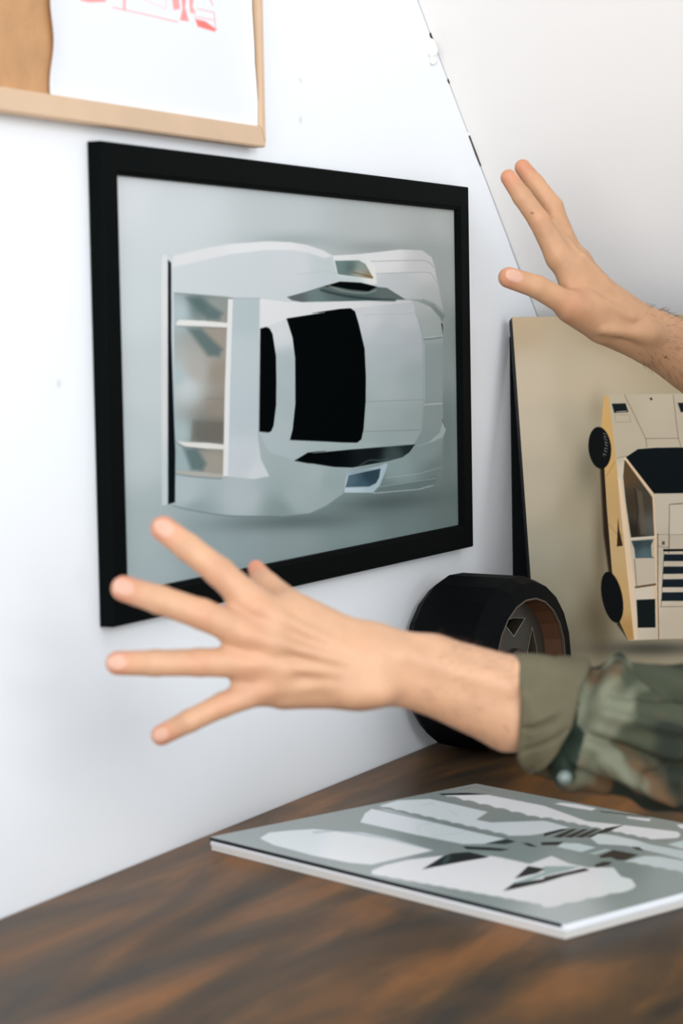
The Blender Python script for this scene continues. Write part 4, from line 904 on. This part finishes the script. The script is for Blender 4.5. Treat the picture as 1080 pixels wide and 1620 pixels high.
fast_mesh('snap_button', V, Q, mat('pearl_snap', (96, 108, 102), .25, spec=.6), shirt, True)['label'] = 'pale pearl snap button on the cuff'
# far sleeve cuff
def ringtube(a, b, r, m, name, parent):
    ax_ = unit(b-a); s1 = unit(np.cross(ax_, zz)); s2 = np.cross(ax_, s1); V = []; n = 40
    pr = [(0, -.006), (0, 0), (.1, .003), (.9, .003), (1, 0), (1, -.006)]
    for (f, dr) in pr:
        for q in np.linspace(0, 2*math.pi, n, endpoint=False): V.append(a+(b-a)*f+(s1*math.cos(q)+s2*math.sin(q))*(r+dr))
    F = [(k*n+j, k*n+(j+1) % n, (k+1)*n+(j+1) % n, (k+1)*n+j) for k in range(len(pr)-1) for j in range(n)]
    return mesh_obj(name, V, F, m, parent, smooth=True)
dR = unit(shR-elbR); ringtube(elbR+dR*.01-dR*.03, elbR+dR*.05, .060, CAMO_IN, 'rolled_cuff', shirt)
# hair, trousers, shoes
def hairf(p):
    nz = .003*np.sin(p[..., 0]*160)*np.sin(p[..., 1]*170+p[..., 2]*60)
    d = ell(p, head+zz*.032-face*.012, (.106, .088, .106), (face, side, zz))+nz
    cut = np.maximum((p-(head+face*.052))@face-.35*((p-head)@zz), -((p-(head-zz*.075))@zz))
    return np.maximum(d, np.minimum(cut, cut))
lo, hi = bounds([head], .15); V, Q = surface_nets(hairf, lo, hi, .004); fast_mesh('hair', V, Q, mat('short_dark_brown_hair', (58, 42, 30), .7, bump=.5, bscale=600), person, True)
def legs(p):
    d = cap(p, hip+zz*.02, hip-zz*.08, .15, .14)
    for s_ in (-1, 1):
        h_ = hip+side*s_*.09-zz*.06; k_ = np.array([.90, .53, .48])+side*s_*.11; a_ = np.array([.99, .58, .07])+side*s_*.12
        d = smin(d, cap(p, h_, k_, .098, .070), .03); d = smin(d, cap(p, k_, a_, .070, .056), .02)
    return np.maximum(d, p[..., 2]-.915)
V, Q = surface_nets(legs, (.62, .2, .02), (1.3, .95, 1.0), .008); fast_mesh('trousers', V, Q, mat('dark_blue_denim', (44, 52, 70), .85, bump=.3, bscale=700), person, True)
for s_ in (-1, 1):
    a_ = np.array([.99, .58, 0])+side*s_*.12
    fn = lambda p: np.maximum(smin(cap(p, a_+zz*.035-face*.05, a_+zz*.030+face*.15, .042, .038), cap(p, a_+zz*.04, a_+zz*.1, .05, .05), .03), -(p[..., 2]-.001))
    V, Q = surface_nets(fn, a_-.25, a_+.25, .006); fast_mesh('shoe', V, Q, mat('brown_leather', (72, 50, 36), .5), person, True)
# fine hair on the visible forearms
def arm_hair():
    rng = np.random.RandomState(4); V = []; F = []
    def run(fn, a, b, n, r, ln, bias):
        made = 0; ax_ = unit(b-a)
        while made < n:
            t = rng.rand()**bias; c = a+(b-a)*t; q = rng.normal(size=3); q -= ax_*(q@ax_); q = unit(q)
            if q@DEP < -.35: continue
            if rng.rand() > .25+.75*max(0, q@UP): continue
            lo_, hi_ = 0.0, .07
            for _ in range(16):
                m_ = (lo_+hi_)/2
                if fn((c+q*m_)[None])[0] < 0: lo_ = m_
                else: hi_ = m_
            p0 = c+q*(lo_-.0004); dr = unit(q*.55+(-ax_)*(-.9)+rng.normal(size=3)*.35); p1 = p0+dr*ln*(.5+rng.rand()*.7); p2 = p1+unit(dr+ax_*.5)*ln*.4
            w_ = np.cross(dr, DEP); w_ = unit(w_)*r; n0 = len(V)
            V.extend([p0-w_, p0+w_, p1+w_*.7, p1-w_*.7, p2]); F.extend([(n0, n0+1, n0+2, n0+3), (n0+3, n0+2, n0+4)]); made += 1
    run(armR, R_(790, 950, 2.39), R_(1120, 1130, 2.41), 420, .00011, .0065, 1.0)
    run(armL, L(660, 1062, 1.633), L(810, 1110, 1.643), 240, .00007, .0055, 1.0)
    o = mesh_obj('arm_hair', V, F, mat('brown_body_hair', (92, 62, 40), .7), person); o['kind'] = 'stuff'
arm_hair()
